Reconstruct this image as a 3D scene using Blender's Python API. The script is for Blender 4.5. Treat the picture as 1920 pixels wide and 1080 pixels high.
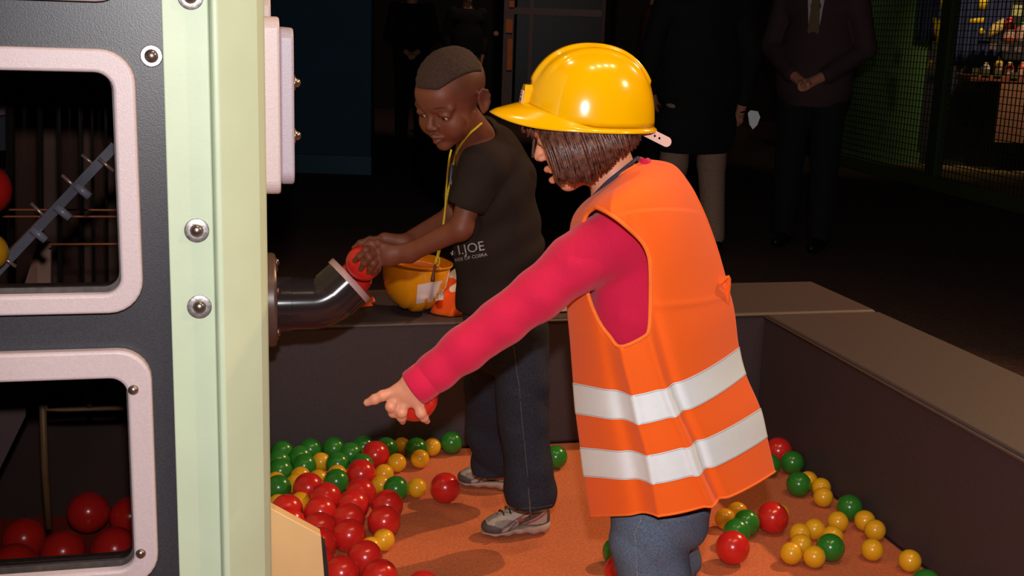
import bpy, bmesh, math, random
import numpy as np
from mathutils import Vector, Matrix
from mathutils.bvhtree import BVHTree
for _o in list(bpy.data.objects): bpy.data.objects.remove(_o)
rng = np.random.default_rng(7); random.seed(7)
SC = bpy.context.scene
COL = SC.collection
# ------------------------------------------------------------------ camera
FPX = 2200.0; PITCH = math.radians(12.4); ROLL = math.radians(1.85); CAMH = 1.22
cF = np.array([0, math.cos(PITCH), -math.sin(PITCH)]); _U = np.array([0, math.sin(PITCH), math.cos(PITCH)]); _R = np.array([1., 0, 0])
cU = _U*math.cos(ROLL)-_R*math.sin(ROLL); cR = _R*math.cos(ROLL)+_U*math.sin(ROLL); cC = np.array([0, 0, CAMH])
cam = bpy.data.cameras.new('camera'); camo = bpy.data.objects.new('camera', cam); COL.objects.link(camo)
cam.sensor_width = 36; cam.lens = FPX/1920*36; cam.clip_start = .05; cam.clip_end = 100
camo.matrix_world = Matrix(((cR[0], cU[0], -cF[0], 0), (cR[1], cU[1], -cF[1], 0), (cR[2], cU[2], -cF[2], CAMH), (0, 0, 0, 1)))
SC.camera = camo
def ray(x, y): return cF+cR*((x-960)/FPX)-cU*((y-540)/FPX)
def G(x, y, z=0.):                     # surveyed point on the level z
    d = ray(x, y); return cC+d*(z-CAMH)/d[2]
def P(x, y, Y):                        # surveyed point at the distance Y into the room
    d = ray(x, y); return cC+d*Y/d[1]
def proj(p):
    d = np.asarray(p, float)-cC; w = d@cF
    return 960+FPX*(d@cR)/w, 540-FPX*(d@cU)/w, w
def pr(r, Y): return r*Y/FPX            # a length seen at distance Y
# ------------------------------------------------------------------ world, lights, exposure
SC.view_settings.view_transform = 'Standard'; SC.view_settings.look = 'None'
SC.view_settings.gamma = 1; SC.view_settings.use_curve_mapping = False; SC.view_settings.exposure = 0.0
W = bpy.data.worlds.new('world'); SC.world = W; W.use_nodes = True
W.node_tree.nodes['Background'].inputs[0].default_value = (.5, .35, .25, 1); W.node_tree.nodes['Background'].inputs[1].default_value = .0012
def light(name, kind, loc, energy, color, size=.05, target=None, angle=60, blend=.5):
    l = bpy.data.lights.new(name, kind); o = bpy.data.objects.new(name, l); COL.objects.link(o)
    l.energy = energy; l.color = color; o.location = loc
    if kind == 'AREA': l.size = size
    else: l.shadow_soft_size = size
    if kind == 'SPOT': l.spot_size = math.radians(angle); l.spot_blend = blend
    if target is not None:
        o.rotation_euler = (Vector(target)-Vector(loc)).to_track_quat('-Z', 'Y').to_euler()
    return o
light('camera_flash', 'SPOT', (0.01, 0.0, CAMH+.16), 134, (1, .97, .98), .02, (0.1, 2.5, .75), 75, .6)
WARM = (1, .60, .30)
light('ceiling_spot_key', 'SPOT', (3.3, 4.6, 3.6), 560, WARM, .05, (.1, 2.9, .1), 62, .8)
for i in range(4):
    light('ceiling_spot_track', 'SPOT', (.35+.42*i, .9+.28*i, 3.7), 34, (1, .68, .40), .04, (.3, 2.6, 0), 80, .7)
light('hall_light', 'SPOT', (-1.0, 2.0, 3.8), 45, (1, .68, .42), .06, (-.2, 3.2, 0), 80, .7)
light('machine_spot', 'SPOT', (2.7, 1.02, 2.75), 130, (1, .74, .46), .03, (-.42, 1.55, 1.0), 24, .5)
light('cage_light', 'SPOT', (4.9, 10.0, 3.4), 230, (1, .80, .50), .1, (5.1, 11.9, 1.5), 55, .9)
light('cage_light_low', 'SPOT', (3.5, 9.6, 3.6), 26, (1, .95, .65), .1, (3.7, 12.0, .9), 60, .8)
light('added_fill_far', 'SPOT', (0.3, 11.6, 4.6), 120, (1, .75, .6), .1, (.2, 16.0, 1.2), 75, .8)  # added fill without a seen source, brightens the far grey door frames
# ------------------------------------------------------------------ materials
MATS = {}
def mat(name, col, rough=.5, metal=0., nscale=30., namt=.08, bump=0., bscale=None, spec=.5, coat=0., col2=None, sheen=0., attr=None, sss=0.):
    if name in MATS: return MATS[name]
    m = bpy.data.materials.new(name); m.use_nodes = True; nt = m.node_tree; N = nt.nodes; L = nt.links
    b = N['Principled BSDF']; b.inputs['Roughness'].default_value = rough; b.inputs['Metallic'].default_value = metal
    b.inputs['Specular IOR Level'].default_value = spec; b.inputs['Coat Weight'].default_value = coat
    b.inputs['Sheen Weight'].default_value = sheen
    if sss: b.inputs['Subsurface Weight'].default_value = sss; b.inputs['Subsurface Scale'].default_value = .006; b.inputs['Subsurface Radius'].default_value = (1, .35, .2)
    tc = N.new('ShaderNodeTexCoord'); no = N.new('ShaderNodeTexNoise'); no.inputs['Scale'].default_value = nscale; no.inputs['Detail'].default_value = 5
    L.new(tc.outputs['Object'], no.inputs['Vector'])
    r = N.new('ShaderNodeValToRGB'); c = np.array(col[:3]); c2 = np.array(col2[:3]) if col2 else None
    r.color_ramp.elements[0].position = .3; r.color_ramp.elements[1].position = .7
    lo = c*(1-namt) if c2 is None else c2; hi = np.minimum(c*(1+namt), 1) if c2 is None else c
    r.color_ramp.elements[0].color = (*lo, 1); r.color_ramp.elements[1].color = (*hi, 1)
    L.new(no.outputs['Fac'], r.inputs['Fac']); out = r.outputs['Color']
    if attr:                            # own colour patches of the thing, stored on its mesh
        at = N.new('ShaderNodeAttribute'); at.attribute_name = attr
        mx = N.new('ShaderNodeMix'); mx.data_type = 'RGBA'; mx.blend_type = 'MULTIPLY'; mx.inputs[0].default_value = 1
        L.new(out, mx.inputs[6]); L.new(at.outputs['Color'], mx.inputs[7]); out = mx.outputs[2]
    L.new(out, b.inputs['Base Color'])
    if bump:
        n2 = N.new('ShaderNodeTexNoise'); n2.inputs['Scale'].default_value = bscale or nscale; n2.inputs['Detail'].default_value = 4
        L.new(tc.outputs['Object'], n2.inputs['Vector'])
        bu = N.new('ShaderNodeBump'); bu.inputs['Strength'].default_value = bump; bu.inputs['Distance'].default_value = .002
        L.new(n2.outputs['Fac'], bu.inputs['Height']); L.new(bu.outputs['Normal'], b.inputs['Normal'])
    MATS[name] = m; return m
def sr(r, g, b): return tuple(((x/255+.055)/1.055)**2.4 if x > 10 else x/255/12.92 for x in (r, g, b))
def glass(name, tint=(.75, .72, .72), rough=.03):
    m = bpy.data.materials.new(name); m.use_nodes = True; nt = m.node_tree; N = nt.nodes; L = nt.links
    N.remove(N['Principled BSDF']); o = N['Material Output']
    t = N.new('ShaderNodeBsdfTransparent'); t.inputs[0].default_value = (*tint, 1)
    g = N.new('ShaderNodeBsdfGlossy'); g.inputs['Roughness'].default_value = rough
    fr = N.new('ShaderNodeFresnel'); fr.inputs[0].default_value = 1.45
    mx = N.new('ShaderNodeMixShader'); L.new(fr.outputs[0], mx.inputs[0]); L.new(t.outputs[0], mx.inputs[1]); L.new(g.outputs[0], mx.inputs[2]); L.new(mx.outputs[0], o.inputs[0])
    MATS[name] = m; return m
# ------------------------------------------------------------------ object helpers
ORG = {}
def tag(o, label=None, cat=None, group=None, kind=None):
    if label: o['label'] = label
    if cat: o['category'] = cat
    if group: o['group'] = group
    if kind: o['kind'] = kind
    return o
def empty(name, loc, label, cat, group=None):
    o = bpy.data.objects.new(name, None); COL.objects.link(o); o.location = tuple(loc); o.empty_display_size = .1
    ORG[o.name] = np.array(loc, float); return tag(o, label, cat, group)
def mesh(name, V, Fs, m, parent=None, smooth=True, org=None):
    """V in world coordinates; a child is stored relative to its top-level thing"""
    V = np.asarray(V, float)
    if parent is not None: o0 = ORG[parent.name]
    elif org is not None: o0 = np.array(org, float)
    else: o0 = np.array([(V[:, 0].min()+V[:, 0].max())/2, (V[:, 1].min()+V[:, 1].max())/2, V[:, 2].min()])
    me = bpy.data.meshes.new(name); me.from_pydata((V-o0).tolist(), [], [tuple(int(i) for i in f) for f in Fs]); me.update()
    if smooth: me.polygons.foreach_set('use_smooth', [True]*len(me.polygons))
    ob = bpy.data.objects.new(name, me); COL.objects.link(ob)
    if m is not None: me.materials.append(m)
    if parent is not None: ob.parent = parent; ORG[ob.name] = o0
    else: ob.location = tuple(o0); ORG[ob.name] = o0
    if parent is not None and parent.type != 'EMPTY': pass
    return ob
class MB:
    def __init__(s): s.V = []; s.F = []
    def add(s, V, F):
        n = len(s.V); s.V += [tuple(map(float, v)) for v in V]; s.F += [tuple(i+n for i in f) for f in F]; return s
    def build(s, name, m, parent=None, smooth=True, org=None): return mesh(name, s.V, s.F, m, parent, smooth, org)
def bevel(o, w, seg=3, ang=30):
    b = o.modifiers.new('bevel', 'BEVEL'); b.width = w; b.segments = seg; b.limit_method = 'ANGLE'; b.angle_limit = math.radians(ang); b.harden_normals = True
    return o
def norm(v): v = np.asarray(v, float); return v/(np.linalg.norm(v)+1e-12)
def tube(pts, rad, n=12, closed=False, cap=True, flat=None):
    """swept tube through world points; rad scalar or list; flat=(ref, k) squashes along ref"""
    pts = [np.asarray(p, float) for p in pts]; m = len(pts); rad = [rad]*m if np.isscalar(rad) else rad
    V = []; F = []; a0 = None
    for i, p in enumerate(pts):
        t = norm(pts[(i+1) % m]-pts[i-1]) if (closed or 0 < i < m-1) else (norm(pts[1]-pts[0]) if i == 0 else norm(pts[-1]-pts[-2]))
        if a0 is None: a0 = norm(np.cross(t, [0, 0, 1] if abs(t[2]) < .9 else [0, 1, 0]))
        a0 = norm(a0-t*(a0@t)); b0 = np.cross(t, a0)
        for k in range(n):
            th = 2*math.pi*k/n; d = a0*math.cos(th)+b0*math.sin(th)
            if flat is not None: rf, kk = flat; rf = norm(rf); d = d-rf*(d@rf)*(1-kk)
            V.append(p+d*rad[i])
    mm = m if closed else m-1
    for i in range(mm):
        for k in range(n):
            a = i*n+k; b = i*n+(k+1) % n; c = ((i+1) % m)*n+(k+1) % n; d = ((i+1) % m)*n+k; F.append((a, b, c, d))
    if cap and not closed: F.append(tuple(range(n))[::-1]); F.append(tuple((m-1)*n+k for k in range(n)))
    return V, F
def lathe(prof, org, axis, n=32, cap=True):
    """prof list of (r, h) along axis from org"""
    axis = norm(axis); a = norm(np.cross(axis, [0, 0, 1] if abs(axis[2]) < .9 else [1, 0, 0])); b = np.cross(axis, a); V = []; F = []
    for r, h in prof:
        for k in range(n):
            t = 2*math.pi*k/n; V.append(np.asarray(org)+axis*h+(a*math.cos(t)+b*math.sin(t))*max(r, 1e-5))
    for i in range(len(prof)-1):
        for k in range(n): F.append((i*n+k, i*n+(k+1) % n, (i+1)*n+(k+1) % n, (i+1)*n+k))
    if cap: F.append(tuple(range(n))[::-1]); F.append(tuple((len(prof)-1)*n+k for k in range(n)))
    return V, F
def prism(poly, fn, d0, d1):
    """polygon (a,b) extruded between depths d0,d1 ; fn(a,b,d)->world"""
    n = len(poly); V = [fn(a, b, d0) for a, b in poly]+[fn(a, b, d1) for a, b in poly]
    F = [tuple(range(n))[::-1], tuple(range(n, 2*n))]+[(i, (i+1) % n, n+(i+1) % n, n+i) for i in range(n)]
    return V, F
def box(fn, a0, a1, b0, b1, d0, d1): return prism([(a0, b0), (a1, b0), (a1, b1), (a0, b1)], fn, d0, d1)
def rrect(x0, y0, x1, y1, r, n=7):
    out = []
    for cx, cy, a in ((x1-r, y0+r, -90), (x1-r, y1-r, 0), (x0+r, y1-r, 90), (x0+r, y0+r, 180)):
        for k in range(n+1):
            t = math.radians(a+90*k/n); out.append((cx+r*math.cos(t), cy+r*math.sin(t)))
    return out
def ringplate(outer, inner, fn, d0, d1):
    """plate with a hole: two polygons with the same number of points"""
    n = len(outer); V = []; F = []
    for d in (d0, d1):
        V += [fn(a, b, d) for a, b in outer]; V += [fn(a, b, d) for a, b in inner]
    for i in range(n):
        j = (i+1) % n
        F += [(i, n+i, n+j, j), (2*n+i, 2*n+j, 3*n+j, 3*n+i), (i, j, 2*n+j, 2*n+i), (n+i, 3*n+i, 3*n+j, n+j)]
    return V, F
# ------------------------------------------------------------------ sculpting volumes
class Vol:
    def __init__(s, lo, hi, h):
        s.lo = np.array(lo, float); s.h = h; s.n = np.ceil((np.array(hi)-s.lo)/h).astype(int)+1
        s.D = np.full(s.n, .05, np.float32)
    def _sl(s, lo, hi):
        a = np.clip(np.floor((lo-s.lo)/s.h).astype(int), 0, s.n); b = np.clip(np.ceil((hi-s.lo)/s.h).astype(int)+1, 0, s.n); 
        if (b <= a).any(): return None
        g = [((np.arange(a[i], b[i])*s.h+s.lo[i]).astype(np.float32)).reshape([-1 if j == i else 1 for j in range(3)]) for i in range(3)]
        return (slice(a[0], b[0]), slice(a[1], b[1]), slice(a[2], b[2])), g
    def _mix(s, lo, hi, fn, k, op):
        m = .012+k; r = s._sl(lo-m, hi+m)
        if r is None: return s
        sl, g = r; d = fn(*g); D = s.D[sl]
        if op == 'sub': d = -d; h = np.clip(.5-.5*(D-d)/max(k, 1e-5), 0, 1)if k else (d > D).astype(np.float32); s.D[sl] = D*(1-h)+d*h+k*h*(1-h)
        elif op == 'int': h = np.clip(.5-.5*(D-d)/max(k, 1e-5), 0, 1); s.D[sl] = D*(1-h)+d*h+k*h*(1-h)
        else: h = np.clip(.5+.5*(D-d)/max(k, 1e-5), 0, 1); s.D[sl] = D*(1-h)+d*h-k*h*(1-h)
        return s
    def cap(s, a, b, ra, rb, k=.01, op='add', fl=None):
        a = np.array(a, float); b = np.array(b, float); ba = b-a; L = max(ba@ba, 1e-10); R = max(ra, rb)
        def fn(x, y, z):
            t = np.clip(((x-a[0])*ba[0]+(y-a[1])*ba[1]+(z-a[2])*ba[2])/L, 0, 1)
            dx = x-a[0]-t*ba[0]; dy = y-a[1]-t*ba[1]; dz = z-a[2]-t*ba[2]
            if fl is not None:
                n, q = fl; dn = dx*n[0]+dy*n[1]+dz*n[2]; e = (1/q-1)*dn; dx = dx+e*n[0]; dy = dy+e*n[1]; dz = dz+e*n[2]
            d = np.sqrt(dx*dx+dy*dy+dz*dz)-(ra+(rb-ra)*t)
            return (d*(fl[1] if fl is not None else 1)).astype(np.float32)
        return s._mix(np.minimum(a, b)-R, np.maximum(a, b)+R, fn, k, op)
    def chain(s, pts, rs, k=.01, fl=None):
        for i in range(len(pts)-1): s.cap(pts[i], pts[i+1], rs[i], rs[i+1], k, fl=fl)
        return s
    def ell(s, c, r, Rm=None, k=.01, op='add'):
        c = np.array(c, float); r = np.array(r, float); Rm = np.eye(3) if Rm is None else Rm; R = r.max()
        def fn(x, y, z):
            dx = x-c[0]; dy = y-c[1]; dz = z-c[2]
            q = [(dx*Rm[0, i]+dy*Rm[1, i]+dz*Rm[2, i]) for i in range(3)]
            k0 = np.sqrt(sum((q[i]/r[i])**2 for i in range(3))); k1 = np.sqrt(sum((q[i]/r[i]**2)**2 for i in range(3)))+1e-6
            return (k0*(k0-1)/k1).astype(np.float32)
        return s._mix(c-R, c+R, fn, k, op)
    def plane(s, p, n, k=.002):         # keep the side away from n
        n = norm(n); p = np.array(p, float)
        hi = s.lo+s.n*s.h
        return s._mix(s.lo, hi, lambda x, y, z: ((x-p[0])*n[0]+(y-p[1])*n[1]+(z-p[2])*n[2]).astype(np.float32), k, 'int')
    def warp(s, fn):                    # add a displacement near the surface
        hi = s.lo+s.n*s.h; sl, g = s._sl(s.lo, hi); s.D[sl] += (fn(*g)).astype(np.float32); return s
    def mesh(s):
        D = s.D; D[0] = D[-1] = .05; D[:, 0] = D[:, -1] = .05; D[:, :, 0] = D[:, :, -1] = .05
        S = D < 0
        c = np.zeros(tuple(np.array(D.shape)-1), np.uint8)
        for i in (0, 1):
            for j in (0, 1):
                for k in (0, 1): c += S[i:i+c.shape[0], j:j+c.shape[1], k:k+c.shape[2]]
        idx = np.argwhere((c > 0) & (c < 8)); vid = np.full(c.shape, -1, np.int32); vid[tuple(idx.T)] = np.arange(len(idx))
        acc = np.zeros((len(idx), 3)); cnt = np.zeros(len(idx))
        corners = [(i, j, k) for i in (0, 1) for j in (0, 1) for k in (0, 1)]
        val = {q: D[idx[:, 0]+q[0], idx[:, 1]+q[1], idx[:, 2]+q[2]] for q in corners}
        for q in corners:
            for ax in range(3):
                if q[ax] == 0:
                    r = list(q); r[ax] = 1; r = tuple(r); a = val[q]; b = val[r]; m = (a < 0) != (b < 0)
                    t = np.where(m, a/(a-b+1e-12), 0); p = np.tile(np.array(q, float), (len(idx), 1)); p[:, ax] += t
                    acc[m] += p[m]; cnt[m] += 1
        V = (idx+acc/cnt[:, None])*s.h+s.lo
        Fs = []
        for ax in range(3):
            u, w = (ax+1) % 3, (ax+2) % 3
            sh = [slice(None)]*3; sh2 = [slice(None)]*3; sh[ax] = slice(0, -1); sh2[ax] = slice(1, None)
            e = np.argwhere(S[tuple(sh)] != S[tuple(sh2)]); e = e[(e[:, u] > 0) & (e[:, w] > 0)]
            ins = S[tuple(e.T)]
            def at(du, dw):
                q = e.copy(); q[:, u] -= du; q[:, w] -= dw; return vid[tuple(q.T)]
            f = np.stack([at(1, 1), at(0, 1), at(0, 0), at(1, 0)], 1); f[~ins] = f[~ins][:, ::-1]; Fs.append(f)
        Fs = np.concatenate(Fs); Fs = Fs[(Fs >= 0).all(1)]
        return V, Fs
def sinnoise(seed, freq, n=6):
    r = np.random.default_rng(seed); K = r.normal(size=(n, 3)); K = K/np.linalg.norm(K, axis=1)[:, None]*freq*r.uniform(.6, 1.5, (n, 1)); ph = r.uniform(0, 6.28, n)
    def f(x, y, z):
        o = 0
        for i in range(n): o = o+np.sin(x*K[i, 0]+y*K[i, 1]+z*K[i, 2]+ph[i])
        return o/n
    return f
def volobj(name, vol, m, parent=None, relax=1, attrfn=None, org=None):
    V, Fs = vol.mesh()
    if relax:                           # light smoothing
        for _ in range(relax):
            A = np.zeros_like(V); C = np.zeros(len(V))
            for i in range(4):
                a = Fs[:, i]; b = Fs[:, (i+1) % 4]
                np.add.at(A, a, V[b]); np.add.at(C, a, 1); np.add.at(A, b, V[a]); np.add.at(C, b, 1)
            V = V*.5+.5*A/np.maximum(C, 1)[:, None]
    me = bpy.data.meshes.new(name); o0 = ORG[parent.name] if parent is not None else (np.array(org) if org is not None else V.min(0)*0)
    me.vertices.add(len(V)); me.vertices.foreach_set('co', (V-o0).astype(np.float32).ravel())
    me.loops.add(len(Fs)*4); me.loops.foreach_set('vertex_index', Fs.astype(np.int32).ravel())
    me.polygons.add(len(Fs)); me.polygons.foreach_set('loop_start', np.arange(0, len(Fs)*4, 4, dtype=np.int32))
    me.update(calc_edges=True); me.polygons.foreach_set('use_smooth', np.ones(len(Fs), bool)); me.validate()
    if attrfn is not None:
        ca = me.color_attributes.new('tint', 'FLOAT_COLOR', 'POINT'); c = np.ones((len(V), 4), np.float32); c[:, :3] = attrfn(V); ca.data.foreach_set('color', c.ravel())
    ob = bpy.data.objects.new(name, me); COL.objects.link(ob); me.materials.append(m)
    if parent is not None: ob.parent = parent
    else: ob.location = tuple(o0)
    ORG[ob.name] = np.array(o0, float)
    return ob
def bvh_of(obs):
    V = []; F = []
    for o in obs:
        n = len(V); off = Vector(ORG[o.name].tolist())
        V += [v.co+off for v in o.data.vertices]; F += [tuple(i+n for i in p.vertices) for p in o.data.polygons]
    return BVHTree.FromPolygons(V, F)
def hit(bv, p, off=.002):               # drop a point along +Y on a surface
    d = norm(np.asarray(p, float)-cC); h = bv.ray_cast(Vector(cC.tolist()), Vector(d.tolist()))
    return np.array(h[0])-d*off if h[0] is not None else np.asarray(p)
def catmull(pts, n):
    pts = np.asarray(pts, float); m = len(pts); out = []
    for t in np.linspace(0, m-1, n):
        i = min(int(t), m-2); f = t-i; p0 = pts[max(i-1, 0)]; p1 = pts[i]; p2 = pts[i+1]; p3 = pts[min(i+2, m-1)]
        out.append(.5*((2*p1)+(-p0+p2)*f+(2*p0-5*p1+4*p2-p3)*f*f+(-p0+3*p1-3*p2+p3)*f**3))
    return np.array(out)
# ================================================================== the hall
AL = math.radians(13.6); E1 = np.array([math.cos(AL), math.sin(AL), 0]); E2 = np.array([-math.sin(AL), math.cos(AL), 0]); EZ = np.array([0, 0, 1.])
PO = np.array([-.13, 3.305, 0])         # a point on the foot of the back pad
def PD(a, b, z): return PO+E1*a+E2*b+EZ*z
carpet = mat('dark_carpet', sr(96, 64, 50), .95, nscale=60, col2=sr(62, 40, 32), bump=.6, bscale=300)
struct = lambda o: tag(o, kind='structure')
Wd = lambda a, b, z: np.array([a, b, z])
V, F = box(Wd, -9, 14, -3, 24, -.1, -.006); struct(mesh('floor', V, F, carpet, smooth=False))
dark = mat('dark_wall_paint', sr(26, 18, 16), .8, nscale=3)
V, F = box(Wd, -9, 14, 18, 18.2, 0, 5); struct(mesh('wall_back', V, F, dark, smooth=False))
V, F = box(Wd, 14, 14.2, -3, 18, 0, 5); struct(mesh('wall_right', V, F, dark, smooth=False))
V, F = box(Wd, -9.2, -9, -3, 18, 0, 5); struct(mesh('wall_left', V, F, dark, smooth=False))
V, F = box(Wd, -9, 14, -3, 18.2, 5, 5.1); struct(mesh('ceiling', V, F, mat('black_ceiling', (.012, .011, .01), .9), smooth=False))
# blue partition wall far left
blue = mat('blue_wall_paint', sr(28, 74, 96), .7, nscale=4, namt=.1)
bw = empty('partition_wall', (-2.6, 9.9, 0), 'dark blue partition wall behind the machine with its edge beside the standing visitors', 'wall')
V, F = box(Wd, -4.2, -1.21, 9.75, 10.0, 0, 3.6); mesh('panel', V, F, blue, bw, False)
V, F = box(Wd, -4.2, -1.20, 9.73, 9.755, 0, .16); bevel(mesh('skirting', V, F, mat('blue_skirting', sr(34, 84, 104), .5), bw, False), .005)
# glazed doors far behind
dd = empty('glazed_door', (.2, 16.5, 0), 'far glazed door with grey metal frame and small orange notices', 'door')
gm = mat('grey_door_metal', sr(120, 100, 100), .7)
for i, x in enumerate((-.23, .12)):
    V, F = box(Wd, x, x+(.14 if i == 0 else .05), 16.4, 16.5, 0, 3); mesh('stile', V, F, gm, dd, False)
V, F = box(Wd, -.09, 1.15, 16.42, 16.48, 1.43, 1.52); mesh('rail', V, F, gm, dd, False)
V, F = box(Wd, -.09, 1.15, 16.42, 16.48, .0, .22); mesh('kick_rail', V, F, gm, dd, False)
for x in (1.1, 1.75): V, F = box(Wd, x, x+.05, 16.4, 16.5, 0, 3); mesh('stile', V, F, mat('brown_door_metal', sr(84, 54, 40), .5), dd, False)
orp = mat('orange_notice', sr(230, 120, 60), .6, nscale=8)
for x0, x1, z0, z1 in ((-.23, -.14, 1.18, 1.36), (-.20, -.13, .68, 1.10), (-.19, -.12, 1.52, 1.6)):
    V, F = box(Wd, x0+.03, x1+.03, 16.37, 16.395, z0, z1); mesh('notice', V, F, orp, dd, False)
V, F = lathe([(.03, 0), (.04, .02), (.02, .04)], np.array([-.33, 16.39, 1.16]), (0, -1, 0), 16); mesh('door_knob', V, F, mat('pale_knob', sr(200, 150, 110), .8), dd)
V, F = box(Wd, -.05, 1.12, 16.44, 16.45, .22, 3); mesh('pane', V, F, glass('door_glass', (.7, .7, .7), .35), dd, False)
# lit counter light, far centre
lp = empty('counter_lamp', (1.62, 14.5, 0), 'small glowing counter lamp on a stand far behind, above the yellow hat', 'lamp')
V, F = lathe([(.15, 0), (.15, .03), (.02, .05), (.02, 1.35)], np.array([1.62, 14.5, 0]), EZ, 16); mesh('stand', V, F, dark, lp)
em = bpy.data.materials.new('lamp_glow'); em.use_nodes = True; em.node_tree.nodes['Principled BSDF'].inputs['Emission Color'].default_value = (1, .75, .35, 1); em.node_tree.nodes['Principled BSDF'].inputs['Emission Strength'].default_value = .8
V, F = lathe([(.13, 1.35), (.15, 1.40), (.11, 1.46), (.05, 1.50)], np.array([1.62, 14.5, 0]), EZ, 20); mesh('lamp_shade', V, F, em, lp)
for dx in (.04, .12): V, F = tube([np.array([1.62+dx, 14.5, 1.45]), np.array([1.7+dx, 14.5, 1.75])], .012, 8); mesh('lamp_arm', V, F, gm, lp)

# ------------------------------------------------------------------ green cage with tools on the right
cg = empty('display_cage', (4.2, 10.5, 0), 'green framed wire mesh cage with lit tool and bottle shelves inside, right background', 'cage')
K0 = G(1570, 307); K1 = G(1742, 352); K2 = G(1930, 402)
kd = norm(K2-K0); kn = np.array([-kd[1], kd[0], 0])
if kn[1] < 0: kn = -kn
def KG(a, b, z): return K0+kd*a+kn*b+EZ*z
green = mat('green_frame_paint', sr(70, 86, 42), .6, nscale=10)
LK = np.linalg.norm(K1-K0)
def KA(px): # along-coordinate of a pixel column at the foot
    d = ray(px, 350)[:2]; A = np.array([[kd[0], -d[0]], [kd[1], -d[1]]]); return np.linalg.solve(A, -(K0[:2]))[0]
a_post = LK
V, F = box(KG, -.06, .0, -.03, .03, 0, 3.4); mesh('post', V, F, green, cg, False)
V, F = box(KG, a_post-.03, a_post+.13, -.04, .04, 0, 3.4); bevel(mesh('post', V, F, green, cg, False), .006)
V, F = box(KG, 6.2, 6.3, -.05, .05, 0, 3.4); mesh('post', V, F, green, cg, False)
V, F = box(KG, -.06, 6.3, -.05, .03, 0, .11); mesh('bottom_rail', V, F, mat('green_rail_paint', sr(84, 92, 46), .6), cg, False)
V, F = box(KG, -.06, 6.3, .03, 2.9, -.004, .012); mesh('cage_floor', V, F, mat('pale_cage_floor', sr(150, 118, 66), .8, nscale=6), cg, False)
gw = mat('green_wall_paint', sr(84, 120, 62), .8, nscale=3, namt=.12)
YW = 12.0
V, F = box(Wd, 4.08, 8.5, YW, YW+.1, 0, 3.6); mesh('back_panel', V, F, mat('dark_cage_panel', sr(40, 36, 40), .8), cg, False)
V, F = box(Wd, 3.27, 4.08, YW, YW+.1, 0, 3.6); mesh('green_panel', V, F, gw, cg, False)
V, F = box(Wd, 3.27, 4.1, YW-.02, YW, 0, .14); mesh('skirting', V, F, mat('green_skirting', sr(96, 128, 70), .6), cg, False)
mb = MB(); wire = mat('mesh_wire', sr(60, 62, 34), .6)
for a0, a1 in ((0, a_post-.03), (a_post+.13, 6.2)):
    n = int((a1-a0)/.055)
    for i in range(n+1): a = a0+(a1-a0)*i/n; mb.add(*box(KG, a-.003, a+.003, -.003, .003, .1, 2.3))
    for j in range(40): z = .12+j*.055; mb.add(*box(KG, a0, a1, -.004, .002, z-.003, z+.003))
tag(mb.build('wire_mesh', wire, cg, False))
# shelf with its bottles, tools (each one a thing)
def cagept(px, py, b):                  # survey a pixel on the frontal shelf plane
    q = P(px, py, 11.55+b-1.5); return q[0], q[2]
def KS(a, b, z): return np.array([a, 11.55+b-1.5, z])
kf = np.array([0, 1., 0])
SB = 1.5
a, z = cagept(1815, 140, SB); a2, z2 = cagept(1925, 148, SB)
V, F = box(KS, a, a2+1, SB-.05, SB+.3, z-.06, z); bevel(mesh('shelf', V, F, mat('shelf_wood', sr(150, 80, 56), .6), cg, False), .004)
shz = z
a_, z_ = cagept(1872, 165, SB); V, F = box(KS, a_, a_+1.2, SB-.04, SB-.02, z_-.52, z_+.1)
tag(mesh('hanging_board', V, F, mat('pale_board', sr(170, 112, 84), .7), cg, False))
a_, z_ = cagept(1835, 60, SB); V, F = box(KS, a_+.12, a2+1, SB-.02, SB+.3, z_-.0, z_+.03)
sh2 = mesh('shelf', V, F, mat('shelf_dark', sr(50, 38, 32), .6), cg, False); sh2z = cagept(1900, 78, SB)[1]
for v in sh2.data.vertices: v.co.z += sh2z-.03-z_
BT = [(1849, 123, 22, (232, 210, 196), 'small white bottle with pink label on the lower cage shelf, leftmost there', .4, 0),
      (1872, 125, 34, (214, 176, 60), 'yellow bottle with tapered neck on the lower cage shelf', .25, 0),
      (1893, 124, 24, (190, 80, 50), 'squat orange red bottle on the lower cage shelf beside the yellow one', .6, 0),
      (1917, 126, 26, (210, 70, 50), 'red bottle on the lower cage shelf at the photo edge', .5, 0),
      (1889, 76, 42, (214, 66, 44), 'tall red bottle with cream shoulder and red cap on the upper cage shelf', .45, 1),
      (1915, 76, 34, (170, 120, 110), 'bottle with green cap on the upper cage shelf', .4, 1)]
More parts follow.
